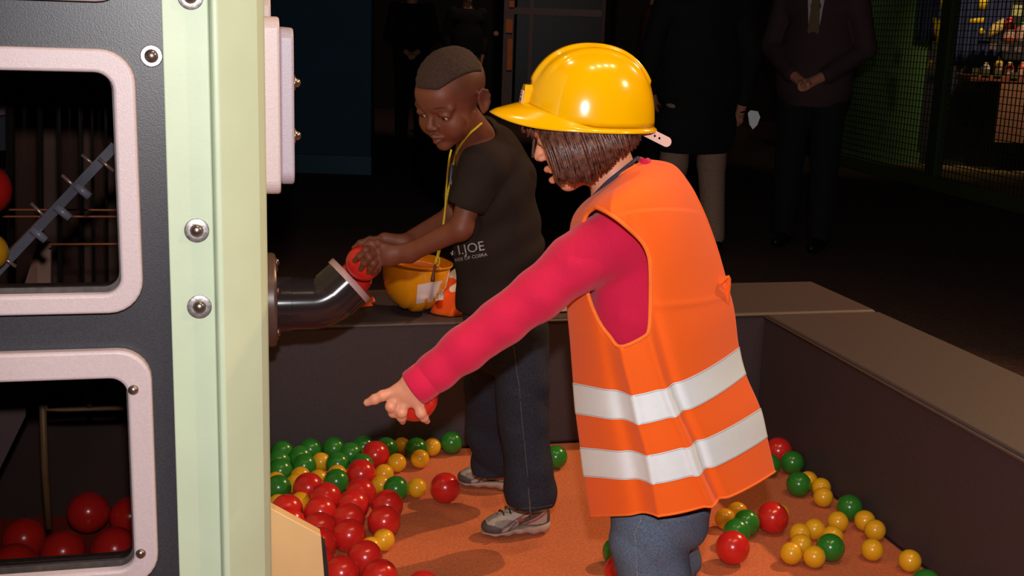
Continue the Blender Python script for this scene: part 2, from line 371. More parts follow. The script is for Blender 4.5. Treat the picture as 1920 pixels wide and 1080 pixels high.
for px, py, hh, c, lab, nk, up in BT:
    a, _z = cagept(px, py, SB+.1); z = sh2z if up else shz; sc = 11.5/FPX; H_ = hh*sc*1.05; w = (12 if up else 8)*sc
    t = empty('bottle', KS(a, SB+.1, z), lab, 'bottle', 'bottles on the cage shelves')
    V, F = lathe([(w*.9, 0), (w, .01), (w, H_*.6), (w*.85, H_*.7), (w*nk, H_*.84), (w*nk, H_*.88)], KS(a, SB+.1, z), EZ, 16); mesh('bottle_body', V, F, mat('bottle_plastic_%d_%d' % (c[0], c[1]), sr(*c), .35), t)
    V, F = lathe([(w*nk*1.05, H_*.88), (w*nk*.9, H_)], KS(a, SB+.1, z), EZ, 16); mesh('cap', V, F, mat('cap_green', sr(40, 150, 30), .4) if px == 1915 else mat('cap_red', sr(220, 40, 40), .4) if px == 1889 else mat('cap_cream', sr(250, 220, 150), .4), t)
    V, F = lathe([(w*1.03, H_*.12), (w*1.03, H_*.5)], KS(a, SB+.1, z), EZ, 16, False); mesh('bottle_label', V, F, mat('bottle_paper', sr(235, 200, 180), .6, nscale=60, col2=sr(150, 60, 50)), t)
for i, (px, py) in enumerate([(1830, 130), (1850, 132), (1872, 134), (1903, 138), (1862, 84), (1886, 86), (1909, 88)]):
    low = i < 4; a, z = cagept(px, py, SB-.06)
    V, F = box(KS, a-.035, a+.035, SB-.066, SB-.056, z-.045, z+.012)
    o = mesh('shelf_ticket', V, F, mat('ticket_green', sr(92, 92, 60), .7, nscale=40) if low else mat('ticket_pale', sr(150, 120, 116), .7, nscale=50, col2=sr(90, 66, 66)), smooth=False)
    tag(o, ('dull green ticket hanging under the lower cage shelf, ' + ['leftmost', 'second from the left', 'third from the left', 'rightmost'][i]) if low else 'pale price ticket between the two cage shelves, ' + ['leftmost', 'middle', 'rightmost'][i-4], 'ticket', 'tickets along the cage shelves')
a, z = cagept(1903, 20, SB); V, F = box(KS, a-.05, a+.05, SB-.066, SB-.056, z-.05, z+.05)
tag(mesh('wall_ticket', V, F, mat('ticket_yellow', sr(220, 210, 150), .7, nscale=60, col2=sr(120, 120, 60)), smooth=False), 'small yellowish card on the cage wall above the red bottle', 'card')
# bunch of yellow brushes
t = empty('glove_bunch', KS(cagept(1860, 60, SB)[0], SB, cagept(1860, 72, SB)[1]), 'bunch of pale yellow striped gloves hanging left of the red bottle', 'gloves')
for k in range(4):
    a, z = cagept(1853+6*k, 70-3*k, SB); V, F = tube([KS(a, SB, z-.02), KS(a+.02, SB-.01, z+.05), KS(a+.04, SB, z+.13)], [.02, .026, .016], 10)
    mesh('finger', V, F, mat('glove_knit', sr(222, 196, 120), .8, nscale=70, col2=sr(170, 120, 50)), t)
yl = mat('tool_yellow', sr(250, 200, 40), .4)
def tool(pts, r, lab, b=SB, name='level', m=yl):
    q = [KS(*((lambda aa: (aa[0], b, aa[1]))(cagept(x, y, b)))) for x, y in pts]
    V, F = tube(q, r, 8, flat=(kf, .5)); return tag(mesh(name, V, F, m, smooth=True), lab, name.replace('_', ' '), 'yellow tools hanging in the cage')
tool([(1763, 38), (1759, 86)], .03, 'yellow strap hanging in the cage left of its middle post, longest piece', name='yellow_strap')
tool([(1752, 32), (1754, 60), (1757, 72)], .018, 'thin curved yellow strap left of the middle post', name='yellow_strap')
tool([(1769, 0), (1766, 18)], .03, 'short yellow strap at the top left of the middle post', name='yellow_strap')
tool([(1845, -6), (1840, 20)], .045, 'broad yellow saw blade upright at the top right of the middle post', name='yellow_saw')
tool([(1817, 41), (1828, 39), (1845, 38)], .025, 'yellow drill lying level right of the middle post', name='yellow_drill')
tool([(1836, 63), (1844, 56)], .03, 'small yellow grip under the drill in the cage', name='yellow_grip')
tool([(1738, 130), (1746, 113)], .02, 'tiny yellow cone tool low behind the mesh left of the post', name='yellow_tool')
# blue work clothes hanging
bl = mat('blue_workcloth', sr(48, 52, 92), .9, nscale=6, namt=.25)
for px0, px1, y1, lab in ((1724, 1756, 76, 'dark blue overall hanging behind the mesh left of the middle post'), (1800, 1885, 118, 'dark blue overall hanging behind the mesh right of the middle post')):
    a0 = cagept(px0, 50, SB+.4)[0]; a1 = cagept(px1, 50, SB+.4)[0]; z0 = cagept(px0, y1, SB+.4)[1]; n = 24; V = []; F = []
    for j in range(12):
        for i in range(n): V.append(KS(a0+(a1-a0)*i/(n-1)*(1-.05*math.sin(j)), SB+.4+.03*math.sin(i*1.3+j*.1), z0+j*.12))
    for j in range(11):
        for i in range(n-1): F.append((j*n+i, j*n+i+1, (j+1)*n+i+1, (j+1)*n+i))
    o = mesh('overall', V, F, bl); sm = o.modifiers.new('s', 'SOLIDIFY'); sm.thickness = .02; tag(o, lab, 'clothing', 'blue overalls in the cage')

# ================================================================== play pit: mat and pads
cork = mat('orange_cork_mat', sr(210, 116, 70), .85, nscale=150, col2=sr(184, 92, 52), bump=.25, bscale=240)
V, F = box(PD, -1.6, .93, -2.6, .0, -.006, 0.0); tag(mesh('play_mat', V, F, cork, smooth=False), 'orange cork coloured play mat covering the floor between the pads', 'mat')
vinyl = mat('dark_vinyl', sr(67, 55, 57), .55, nscale=220, namt=.12, bump=.25, bscale=420, spec=.35)
def pad(name, a0, a1, b0, b1, lab):
    t = empty(name, PD((a0+a1)/2, (b0+b1)/2, 0), lab, 'pad', 'padded walls of the ball pit')
    V, F = box(PD, a0, a1, b0, b1, 0, .392)
    o = mesh('padding', V, F, vinyl, t, False); bevel(o, .014, 4)
    pts = [PD(a0+.01, b0-.002, .385), PD(a1-.01, b0-.002, .385)]; V, F = tube(pts, .004, 8)
    mesh('seam', V, F, mat('vinyl_piping', sr(90, 76, 70), .5), t); 
    if name == 'padded_wall' and b1 < .1:
        V, F = tube([PD(a0-.002, b0+.01, .383), PD(a0-.002, b1-.01, .383)], .004, 8); mesh('seam', V, F, MATS['vinyl_piping'], t)
    return t
pad('padded_wall', -1.6, 1.325, 0, .44, 'long low dark padded wall across the back of the pit, under the yellow helmet')
pad('padded_wall', .93, 1.325, -2.6, -.012, 'low dark padded wall along the right side of the pit beside the yellow balls')
# ================================================================== ball machine
MO = P(500, 540, 1.52); MO[2] = 0
def MP(u, v, z): return MO+E1*u+E2*v+EZ*z
def mpx(px, py, v=0.):                  # survey on the plane v -> (u,z)
    d = ray(px, py); o = cC-MO; t = -((o@E2)-v)/(d@E2); q = cC+d*t-MO; return q@E1, q[2]
def upx(px, v=0.): return mpx(px, 600, v)[0]
MF = lambda a, b, d: MP(a, d, b)
mt = empty('ball_machine', MP(-.3, .4, 0), 'large ball machine cabinet with black front, pink framed windows and pale green corner post', 'machine')
blk = mat('black_laminate', sr(52, 50, 54), .38, nscale=500, namt=.25, bump=.12, bscale=600, spec=.4)
pk = mat('pink_grey_plastic', sr(186, 166, 166), .45, nscale=260, namt=.05, bump=.15, bscale=500)
gp = mat('pale_green_paint', sr(184, 196, 166), .5, nscale=12, namt=.035, bump=.08, bscale=150)
steel = mat('bolt_steel', sr(150, 132, 122), .28, metal=.9, nscale=60, namt=.3)
wash = mat('washer_steel', sr(160, 152, 150), .4, metal=.8, nscale=200, namt=.3, bump=.2)
uR = upx(322); uL = -1.05
wins = []
for (xr, yt, yb, oxr, oyt, oyb) in ((190, -330, -40, 232, -370, 5), (213, 135, 546, 251, 93, 588), (240, 702, 1058, 282, 656, 1096)):
    ui, zt = mpx(xr, yt); _, zb = mpx(xr, yb); uo, zot = mpx(oxr, oyt, -.02); _, zob = mpx(oxr, oyb, -.02); wins.append((ui, zb, zt, uo, zob, zot))
# black front as strips around the window openings (one mesh)
u_in = min(w[0] for w in wins)-.0; mb = MB()
edges = [0]+sorted(sum([[w[1]-.004, w[2]+.004] for w in wins], []))+[1.75]
u_open = uL+.12
mb.add(*box(MF, max(w[0] for w in wins)+.012, uR+.01, 0, 1.75, 0, .018)); mb.add(*box(MF, uL, u_open, 0, 1.75, 0, .018))
for i in range(0, len(edges)-1, 2):
    if edges[i+1] > edges[i]: mb.add(*box(MF, u_open, max(w[0] for w in wins)+.012, edges[i], edges[i+1], 0, .0179))
mb.build('front_panel', blk, mt, False)
pane_m = glass('window_glass', (.76, .73, .72))
for k, (ui, zb, zt, uo, zob, zot) in enumerate(wins):
    inn = rrect(u_open+.02, zb, ui, zt, .022); out = rrect(u_open-.015, zob, uo, zot, .042)
    V, F = ringplate(out, inn, MF, -.02, 0.0); fr = mesh('window_frame', V, F, pk, mt, False); bevel(fr, .005, 3, 50)
    V, F = ringplate(rrect(u_open, zb-.02, ui+.02, zt+.02, .03), rrect(u_open+.03, zb+.006, ui-.003, zt-.002, .02), MF, .001, .03)
    mesh('gasket', V, F, mat('dark_gasket', sr(60, 50, 46), .6, nscale=90, namt=.4), fr, False)
    V, F = box(MF, u_open, ui+.01, zb-.01, zt+.01, .003, .008); tag(mesh('window_pane', V, F, pane_m, fr, False))
    if k == 2:
        for px, py in ((250, 731), (264, 1038)):
            u, z = mpx(px, py, -.02); V, F = lathe([(.0068, 0), (.0068, .001), (.0056, .0035), (.003, .0052), (.0001, .0056)], MP(u, -.02, z), -E2, 20)
            mesh('screw', V, F, steel, fr)
def bolt(px, py, v, rw=.0145, rh=.0085):
    u, z = mpx(px, py, v); V, F = lathe([(rw, 0), (rw, .0018), (rw*.93, .0024), (rh, .0024)], MP(u, v, z), -E2, 28); w = mesh('washer', V, F, wash, mt); bevel(w, .0004, 2)
    V, F = lathe([(rh, .0024), (rh*.97, .004), (rh*.8, .0068), (rh*.45, .0085), (.0001, .009)], MP(u, v, z), -E2, 24); mesh('bolt', V, F, steel, w)
bolt(284, 105, 0, .0138)
# corner post, a bent section in plan
v1 = -.006; v2 = -.020; ps = [(upx(321), v1), (upx(404, v1), v1), (upx(408, v2)-.001, v2+.003), (upx(411, v2), v2), (upx(420, v2), v2)]
ue = upx(503, .055); ps += [(upx(490, .035), .033), (ue-.002, .050), (ue, .056), (ue, .10), (upx(330), .10)]
V, F = prism(ps, lambda a, b, d: MP(a, b, d), 0, 1.75); cp = mesh('corner_post', V, F, gp, mt, False); bevel(cp, .0022, 2)
for px, py in ((369, 432), (374, 575), (357, -6)): bolt(px, py, v1, .0158)
V, F = box(lambda a, b, d: MP(a, b, d), ue-.03, ue-.001, .10, 1.45, 0, 1.75); mesh('side_panel', V, F, gp, mt, False)
V, F = box(lambda a, b, d: MP(a, b, d), uL, ue-.03, 1.40, 1.42, 0, 1.75); mesh('rear_panel', V, F, mat('machine_interior', sr(110, 84, 72), .7, nscale=5, namt=.3), mt, False)
V, F = box(lambda a, b, d: MP(a, b, d), uL, uL+.02, .02, 1.40, 0, 1.75); mesh('side_panel', V, F, MATS['machine_interior'], mt, False)
V, F = box(lambda a, b, d: MP(a, b, d), uL, ue, .0, 1.42, 1.75, 1.78); mesh('roof', V, F, blk, mt, False)
# side window: two stacked plates seen edge-on
def side_u(px, v, y=200):
    d = ray(px, y); q0 = MO+E2*v; A = np.array([[E1[0], -d[0]], [E1[1], -d[1]]]); return np.linalg.solve(A, -q0[:2])[0]
def side_z(px, py, v):
    d = ray(px, py); t = ((MO+E2*v)-cC)@E2/(d@E2); return (cC+d*t)[2]
vA0, vA1 = .13, .43; uA = side_u(526, vA0); zA0 = side_z(526, 367, vA0); zA1 = side_z(520, 31, vA0)
SF = lambda a, b, d: MP(d, a, b)
V, F = ringplate(rrect(vA0, zA0, vA1, zA1, .02), rrect(vA0+.035, zA0+.035, vA1-.035, zA1-.035, .015), SF, ue-.001, uA); sf = mesh('side_window_frame', V, F, pk, mt, False); bevel(sf, .004, 3, 50)
vB0 = vA0+.01; uB = side_u(552, vB0); zB0 = side_z(552, 348, vB0); zB1 = side_z(548, 52, vB0)
V, F = ringplate(rrect(vB0, zB0, vA1-.015, zB1, .018), rrect(vB0+.03, zB0+.03, vA1-.045, zB1-.03, .012), SF, uA, uB)
s2 = mesh('outer_plate', V, F, mat('grey_mauve_plastic', sr(160, 146, 156), .45, nscale=260, namt=.05, bump=.15, bscale=500), sf, False); bevel(s2, .004, 3, 50)
for py in (155, 254):
    z = side_z(552, py, vB0+.02); V, F = lathe([(.011, 0), (.011, .002), (.007, .002), (.0065, .006), (.004, .009), (.0001, .01)], MP(uB, vB0+.016, z), E1, 20); mesh('bolt', V, F, steel, sf)
V, F = box(SF, vA0+.03, vA1-.03, zA0+.03, zA1-.03, ue+.004, ue+.008); mesh('side_pane', V, F, pane_m, sf, False)
# second plate set further back, only corners show
V, F = ringplate(rrect(.50, zA0-.03, .80, zA1+.035, .02), rrect(.54, zA0+.03, .76, zA1-.03, .015), SF, ue-.001, side_u(510, .5)); bevel(mesh('side_window_frame', V, F, pk, mt, False), .004, 3, 50)
# pipe on the side
YP = 2.52; c0 = P(520, 570, YP); vP = (c0-MO)@E2
pvc = mat('dark_grey_pvc', sr(46, 39, 41), .15, nscale=20, namt=.05, spec=.5, coat=.0)
def UP(u, z): return MP(u, vP, z)
u0 = (c0-MO)@E1; z0 = c0[2]-.0
V, F = lathe([(.104, 0), (.104, u0-ue-.006), (.100, u0-ue), (.07, u0-ue)], MP(ue-.003, vP, z0+.01), E1, 48); fl = mesh('pipe_flange', V, F, mat('flange_plastic', sr(92, 72, 64), .35, nscale=15), mt); bevel(fl, .002)
for th in (25, 80, 140, 200, 260, 320):
    q = MP(u0-.004, vP, z0+.01)+E2*(-.088*math.cos(math.radians(th)))+EZ*(.088*math.sin(math.radians(th)))
    V, F = lathe([(.010, 0), (.010, .004), (.006, .008), (.0001, .009)], q, E1, 14); mesh('bolt', V, F, steel, fl)
c1 = P(575, 572, YP+.03); mouth = P(656, 526, YP+.045); dm = norm(norm(P(729, 458, YP+.05)-mouth)*1.0)
path = [MP(u0-.01, vP, z0), MP(u0+.03, vP, z0)]
st = MP(u0+.075, vP, z0); cnr = MP(u0+.105, vP, z0); dm = norm(mouth-cnr)
for t in np.linspace(0, 1, 9): q = (1-t)**2*st+2*t*(1-t)*cnr+t*t*(cnr+norm(mouth-cnr)*.04); path.append(q)
path.append(mouth)
RPp = .0585
mbp = MB(); V, F = tube(path, RPp, 48, cap=False); mbp.add(V, F); V, F = tube(path, RPp-.006, 48, cap=False); mbp.add(V, [f[::-1] for f in F])
pe = mbp.build('pipe_elbow', pvc, mt)
V, F = tube([MP(u0-.002, vP, z0), MP(u0+.03, vP, z0)], RPp+.0025, 48); mesh('coupling', V, F, pvc, mt); bevel(bpy.data.objects[-1] if False else COL.objects[-1], .001)
V, F = lathe([(RPp+.004, -.008), (RPp+.004, .006), (RPp-.008, .006), (RPp-.008, -.008)], mouth, dm, 48, cap=False); mesh('pipe_rim', V, F, mat('rim_grey', sr(196, 160, 156), .5), mt)
V, F = lathe([(RPp+.0022, -.05), (RPp+.0022, -.006)], mouth, dm, 48, cap=False); mesh('coupling', V, F, pvc, mt)
# inside: sloping track with pins, wires, clear tubes, tray
def IN(px, py, v): u, z = mpx(px, py, v); return MP(u, v, z)
trk = mat('track_grey_acrylic', sr(104, 108, 124), .25, nscale=14, namt=.3, coat=.3)
A = IN(-40, 560, .18); B = IN(225, 278, .18); dn = norm(np.cross(B-A, E2)); 
mb = MB(); seg = 9
V = [A, B, B+dn*.014, A+dn*.014]; V = [p-E2*.012 for p in V]+[p+E2*.012 for p in V]; mb.add(V, [(0, 1, 2, 3), (7, 6, 5, 4), (0, 4, 5, 1), (1, 5, 6, 2), (2, 6, 7, 3), (3, 7, 4, 0)])
tr = mb.build('ball_track', trk, mt, False); bevel(tr, .001)
up = dn if dn[2] > 0 else -dn
for px, py, qx, qy, v in ((185, 297, 213, 321, .16), (116, 328, 147, 356, .20), (58, 381, 90, 412, .20), (2, 480, 30, 500, .16), (153, 290, 180, 312, .24)):
    q0 = IN(px, py, v); q1 = IN(qx, qy, v); V, F = tube([q0, q1], .0026, 10); mesh('pin', V, F, mat('pin_metal', sr(190, 160, 150), .3, metal=.6), tr)
for px, py in ((73, 440), (118, 398), (155, 358)):
    q = IN(px, py, .165); V, F = tube([q-up*.012, q+up*.012], .006, 12); mesh('clamp', V, F, mat('clamp_grey', sr(130, 134, 150), .3, coat=.4), tr)
V, F = tube([IN(-40, 530, .22), IN(225, 262, .22)], .0035, 8); mesh('wire_rail', V, F, mat('copper_rod', sr(170, 110, 86), .4, metal=.4), mt)
for y0, y1, xa in ((393, 394, -30), (458, 457, 92), (406, 406, -30)):
    V, F = tube([IN(xa, y0, .5), IN(300, y1, .5)], .0017, 8); mesh('wire_rail', V, F, mat('brown_wire', sr(190, 116, 74), .5), mt)
tb = glass('clear_tube', (.88, .85, .84), .12)
for px, r in ((50, .03), (135, .022), (190, .014), (8, .02)):
    V, F = tube([IN(px, 700, .62), IN(px-6, 60, .62)], r, 20, cap=False); mesh('clear_tube', V, F, tb, mt)
V, F = prism([mpx(*q, .7) for q in ((-40, 100), (24, 100), (26, 198), (12, 214), (-40, 225))], MF, .7, .72); mesh('grey_bracket', V, F, mat('bracket_grey', sr(150, 140, 150), .5), mt, False)
V, F = prism([mpx(*q, .75) for q in ((-40, 222), (22, 214), (18, 280), (-40, 285))], MF, .74, .76); mesh('blue_block', V, F, mat('interior_blue', sr(20, 62, 86), .5), mt, False)
V, F = prism([mpx(*q, .8) for q in ((40, 130), (108, 120), (100, 178), (60, 190), (44, 215))], MF, .8, .82); mesh('grey_bracket', V, F, mat('bracket_brown', sr(92, 80, 76), .5), mt, False)
V, F = prism([mpx(*q, .6) for q in ((40, 552), (95, 552), (95, 458), (72, 452))], MF, .6, .62); mesh('pale_bracket', V, F, mat('bracket_pale', sr(150, 120, 104), .6, nscale=14, namt=.3), mt, False)
for pts, r in (([(78, 690), (84, 880), (92, 990)], .006), ([(78, 700), (86, 768), (120, 768), (260, 764)], .004), ([(168, 690), (168, 764)], .005)):
    V, F = tube([IN(x, y, .45) for x, y in pts], r, 10); mesh('metal_bar', V, F, mat('bar_brown', sr(112, 84, 52), .5), mt)
V, F = prism([mpx(*q, .5) for q in ((-40, 720), (46, 705), (48, 780), (-20, 920), (-40, 930))], MF, .5, .52); mesh('grey_bracket', V, F, mat('bracket_mauve', sr(96, 78, 80), .6), mt, False)
TZ = IN(120, 1100, .42)[2]-.045
V, F = box(lambda a, b, d: MP(a, b, d), uL+.03, ue-.04, .06, .84, TZ-.02, TZ); mesh('tray', V, F, mat('tray_red', sr(150, 40, 26), .4), mt, False)
V, F = box(lambda a, b, d: MP(a, b, d), uL+.03, ue-.04, .84, .86, TZ-.02, TZ+.42); mesh('inner_panel', V, F, mat('inner_dark', sr(52, 38, 32), .6, nscale=4, namt=.4), mt, False)
# beige sloped chute board in front of the pile
YB = 1.98
def bb(px, py, Y): return P(px, py, Y)
poly = [(480, 938), (602, 1004), (612, 1130), (618, 1330), (470, 1330)]
ct = empty('chute_board', bb(545, 1300, YB)*np.array([1, 1, 0])+[0, 0, 0], 'beige wooden board with sloping top and black edge at the foot of the green post', 'board')
pts = [bb(x, y, YB) for x, y in poly]
def slab(pts, d): n = len(pts); V = list(pts)+[p+E2*d for p in pts]; return V, [tuple(range(n)), tuple(range(n, 2*n))[::-1]]+[(i, n+i, n+(i+1) % n, (i+1) % n) for i in range(n)]
zz = lambda P_: [np.array([p[0], p[1], max(p[2], 0.0)]) for p in P_]
V, F = slab(zz(pts), .03); bevel(mesh('board', V, F, mat('beige_wood', sr(228, 190, 136), .5, nscale=6, namt=.06), ct, False), .002)
p2 = zz([bb(x, y, YB+.035) for x, y in [(560, 992), (600, 1012), (611, 1024), (622, 1130), (630, 1330), (560, 1330)]])
V, F = slab(p2, .03); mesh('black_edge', V, F, mat('black_rubber', (.015, .014, .013), .6), ct, False)
# ================================================================== balls
pl = {'red': mat('ball_red', (.62, .018, .014), .24, nscale=8, namt=.06, spec=.5, coat=.25), 'green': mat('ball_green', (.025, .19, .02), .24, nscale=8, namt=.06, coat=.25), 'yellow': mat('ball_yellow', (.80, .40, .012), .26, nscale=8, namt=.05, coat=.25)}
RAD = {'red': .040, 'green': .0335, 'yellow': .0265}
def ballmesh(c):
    bm = bmesh.new(); bmesh.ops.create_uvsphere(bm, u_segments=40, v_segments=24, radius=RAD[c])
    me = bpy.data.meshes.new('ball_'+c); bm.to_mesh(me); bm.free(); me.polygons.foreach_set('use_smooth', [True]*len(me.polygons)); me.materials.append(pl[c]); return me
BM = {c: ballmesh(c) for c in RAD}
def ball(c, pos, lab, grp=None):
    o = bpy.data.objects.new(c+'_ball', BM[c]); COL.objects.link(o); o.location = tuple(pos); o.rotation_euler = (random.uniform(0, 3), random.uniform(0, 3), 0)
    tag(o, lab, 'ball', grp); return o
BL = []   # colour, px, py, label
def zl(L):
    for c, x, y, lab in L: BL.append([c, 490+x/3.6, 780+y/3.6, lab])
zl([('green', 142, 243, 'green ball in the back left corner, first of the left column beside the green post'),
 ('green', 310, 218, 'green ball at the back pad, next to the corner ball'),
 ('green', 135, 312, 'green ball second down the left column beside the green post'),
 ('green', 278, 278, 'green ball just in front of the second one at the back pad'),
 ('green', 128, 368, 'green ball third down the left column beside the green post'),
 ('green', 282, 333, 'green ball left of the upright little yellow ball in the pile'),
 ('green', 492, 210, 'green ball at the back pad, behind the gap in the pile'),
 ('green', 620, 243, 'green ball left behind the farthest red ball of the pile'),
 ('green', 694, 195, 'green ball touching the back pad behind the farthest red ball'),
 ('green', 512, 325, 'green ball right of the upright little yellow ball'),
 ('green', 683, 330, 'green ball peeping out behind the second red ball of the pile'),
 ('green', 128, 478, 'green ball at the front end of the left column, with a yellow one behind it'),
 ('green', 508, 440, 'green ball with a yellow cap of another ball showing behind, middle of the pile'),
 ('green', 857, 207, 'shaded green ball right of the farthest red ball'),
 ('green', 1017, 211, 'dark shaded green ball at the back pad between two yellow balls'),
 ('green', 1255, 163, 'green ball by the back pad, alone, nearest to the boy'),
 ('green', 910, 490, 'green ball at the right edge of the pile beside a lone yellow ball'),
 ('yellow', 397, 310, 'small yellow ball standing between two green balls in the left pile'),
 ('yellow', 262, 405, 'yellow ball behind the leftmost dark red ball of the pile'),
 ('yellow', 225, 455, 'yellow ball touching the left of the dark red ball in the pile'),
 ('yellow', 385, 428, 'yellow ball peeping out at the right of the left dark red ball'),
 ('yellow', 512, 392, 'yellow ball almost hidden behind a green ball in the pile'),
 ('yellow', 100, 442, 'yellow ball hidden behind the front ball of the left column'),
 ('yellow', 262, 582, 'yellow ball wedged between three red balls on the left'),
 ('yellow', 112, 598, 'yellow ball half hidden by the green post and a red ball'),
 ('yellow', 828, 390, 'yellow ball right of the second red ball, the rear of two'),
 ('yellow', 808, 464, 'yellow ball left of the green ball at the pile edge, the front of two'),
 ('yellow', 1048, 485, 'lone yellow ball between the pile and the single red ball'),
 ('yellow', 915, 316, 'amber ball in shade beside the farthest red ball'),
 ('yellow', 1063, 277, 'amber ball in shade in front of the dark green ball'),
 ('yellow', 1150, 212, 'amber ball in shade left of the green ball near the boy'),
 ('yellow', 927, 186, 'dim amber ball touching the back pad'),
 ('yellow', 820, 840, 'yellow ball in front of the right hand red balls, the complete one'),
 ('yellow', 742, 888, 'yellow ball half hidden between the yellow ball and a bright red one'),
 ('red', 770, 262, 'farthest red ball of the left pile, with green balls around it'),
 ('red', 668, 392, 'red ball second from the back in the pile, right of the green balls'),
 ('red', 318, 485, 'dark red ball on the left with yellow balls behind it'),
 ('red', 435, 553, 'red ball right of the left dark red one, half covered'),
 ('red', 670, 523, 'red ball in the middle of the pile behind two brighter ones'),
 ('red', 172, 636, 'red ball beside the green post above the beige board'),
 ('red', 398, 648, 'red ball in the third row of the pile with a clear highlight'),
 ('red', 622, 603, 'bright red ball left of the right hand pair'),
 ('red', 850, 605, 'red ball at the right edge of the pile, rear of a pair'),
 ('red', 588, 697, 'red ball in the middle column, second from its front'),
 ('red', 828, 714, 'red ball at the right edge of the pile, front of a pair'),
 ('red', 190, 728, 'bright red ball touching the sloping top of the beige board'),
 ('red', 385, 760, 'bright red ball above the corner of the beige board'),
 ('red', 590, 808, 'red ball in the middle column with a violet glint'),
 ('red', 395, 865, 'red ball behind the corner of the beige board'),
 ('red', 700, 957, 'bright red ball in the near row, left of the yellow ball'),
 ('red', 540, 1062, 'bright red ball at the lower frame edge, nearest the beige board'),
 ('red', 800, 1088, 'bright red ball at the lower frame edge, right of two'),
 ('red', 1090, 1170, 'red ball barely rising above the lower photo edge on the orange mat'),
 ('red', 372, 985, 'red ball mostly hidden behind the beige board edge'),
 ('red', 1240, 485, 'single dark red ball lying on the mat by the boy\'s far shoe')])
def zr(L):
    for c, x, y, lab in L: BL.append([c, 1300+x/3.6, 780+y/3.6, lab])
zr([('red', 578, 236, 'red ball against the right pad just behind the orange vest'),
 ('green', 677, 313, 'green ball against the right pad in front of the half hidden red ball'),
 ('green', 712, 460, 'green ball by the right pad with three yellow balls beside it'),
 ('green', 508, 330, 'green ball mostly hidden by the hem of the orange vest'),
 ('green', 1055, 617, 'green ball touching the right pad between yellow balls'),
 ('green', 925, 888, 'green ball in the cluster of yellow balls on the right'),
 ('green', 360, 722, 'dark green ball left of the upper red ball, rear of two'),
 ('green', 292, 785, 'dark green ball behind the lower red ball, front of two'),
 ('green', 1570, 1135, 'green ball cut by the lower photo edge at the right pad'),
 ('red', 533, 687, 'upper of the two large red balls on the right of the girl'),
 ('red', 265, 888, 'lower of the two large red balls on the right of the girl'),
 ('yellow', 775, 437, 'yellow ball half hidden behind the green ball by the right pad'),
 ('yellow', 862, 482, 'yellow ball against the right pad, second of a short row'),
 ('yellow', 877, 547, 'yellow ball at the near end of the short row by the right pad'),
 ('yellow', 975, 714, 'yellow ball in front and left of the green ball touching the pad'),
 ('yellow', 1157, 706, 'yellow ball against the pad right of the green ball'),
 ('yellow', 1226, 770, 'yellow ball touching the pad, in front of its neighbour'),
 ('yellow', 1208, 903, 'lone yellow ball between the cluster and the right pad'),
 ('yellow', 1462, 977, 'yellow ball lying alone nearest to the lower right corner'),
 ('yellow', 818, 765, 'yellow ball at the back of the cluster, centre'),
 ('yellow', 722, 795, 'yellow ball at the back left of the cluster'),
 ('yellow', 937, 812, 'yellow ball half hidden behind the green ball of the cluster'),
 ('yellow', 727, 868, 'yellow ball in the middle left of the cluster'),
 ('yellow', 662, 928, 'yellow ball at the front left of the cluster'),
 ('yellow', 815, 950, 'yellow ball at the front of the cluster touching the green ball'),
 ('yellow', 297, 650, 'yellow ball behind the dark green pair, right of two'),
 ('yellow', 215, 695, 'yellow ball behind the dark green pair, left of two'),
 ('yellow', 580, 662, 'yellow ball hidden behind the upper red ball, a sliver showing')])
BL += [['green', 1042, 857, 'green ball right of the boy\'s leg near the back pad'], ['green', 1156, 1034, 'green ball half hidden behind the left edge of the girl\'s jeans'],
       ['red', 1166, 1072, 'red ball behind the girl\'s leg at the lower photo edge']]
pos = np.array([G(x, y, RAD[c]) for c, x, y, l in BL]); rad = np.array([RAD[b[0]] for b in BL]); p0 = pos.copy()
for it in range(120):                   # settle: no two balls share space
    d = pos[:, None, :2]-pos[None, :, :2]; dist = np.sqrt((d**2).sum(-1))+1e-9
    need = np.sqrt(4*rad[:, None]*rad[None, :])*1.002; ov = np.clip(need-dist, 0, None); np.fill_diagonal(ov, 0)
    push = (d/dist[..., None])*ov[..., None]*.5
    pos[:, :2] += push.sum(1)*.6
    q = pos-PO; a = q@E1; b = q@E2
    b2 = np.minimum(b, -rad-.001); a2 = np.minimum(a, .93-rad-.001); pos = PO+np.outer(a2, E1)+np.outer(b2, E2); pos[:, 2] = rad
    if it < 60: pos[:, :2] += (p0[:, :2]-pos[:, :2])*.05
for (c, x, y, l), p in zip(BL, pos): ball(c, p, l, 'balls scattered on the play mat')
# inside the machine
def inball(c, px, py, rpx, lab):
    w = RAD[c]*FPX/rpx; d = ray(px, py); ball(c, cC+d*w, lab, 'balls inside the machine')
MI = [('red', 45, 1010, 39, 'red ball behind the lower window glass, far left'), ('red', 172, 961, 38.5, 'red ball behind the lower window glass, topmost'),
      ('red', 238, 968, 38, 'red ball behind the lower window glass, cut by the right frame'), ('red', 28, 1062, 43, 'red ball low behind the lower window glass, bottom left'),
      ('red', 118, 1035, 41, 'red ball low behind the lower window glass, centre'), ('red', 215, 1030, 42, 'red ball low behind the lower window glass, bottom right'),
      ('yellow', 150, 983, 21, 'small orange yellow ball among the red ones behind the lower window'), ('yellow', 132, 972, 19, 'second small amber ball behind the lower window, partly covered'),
      ('green', 155, 1062, 30, 'dark green ball at the bottom edge of the lower window')]
mp_ = [[c, cC+ray(px, py)*(RAD[c]*FPX/r), l] for c, px, py, r, l in MI]
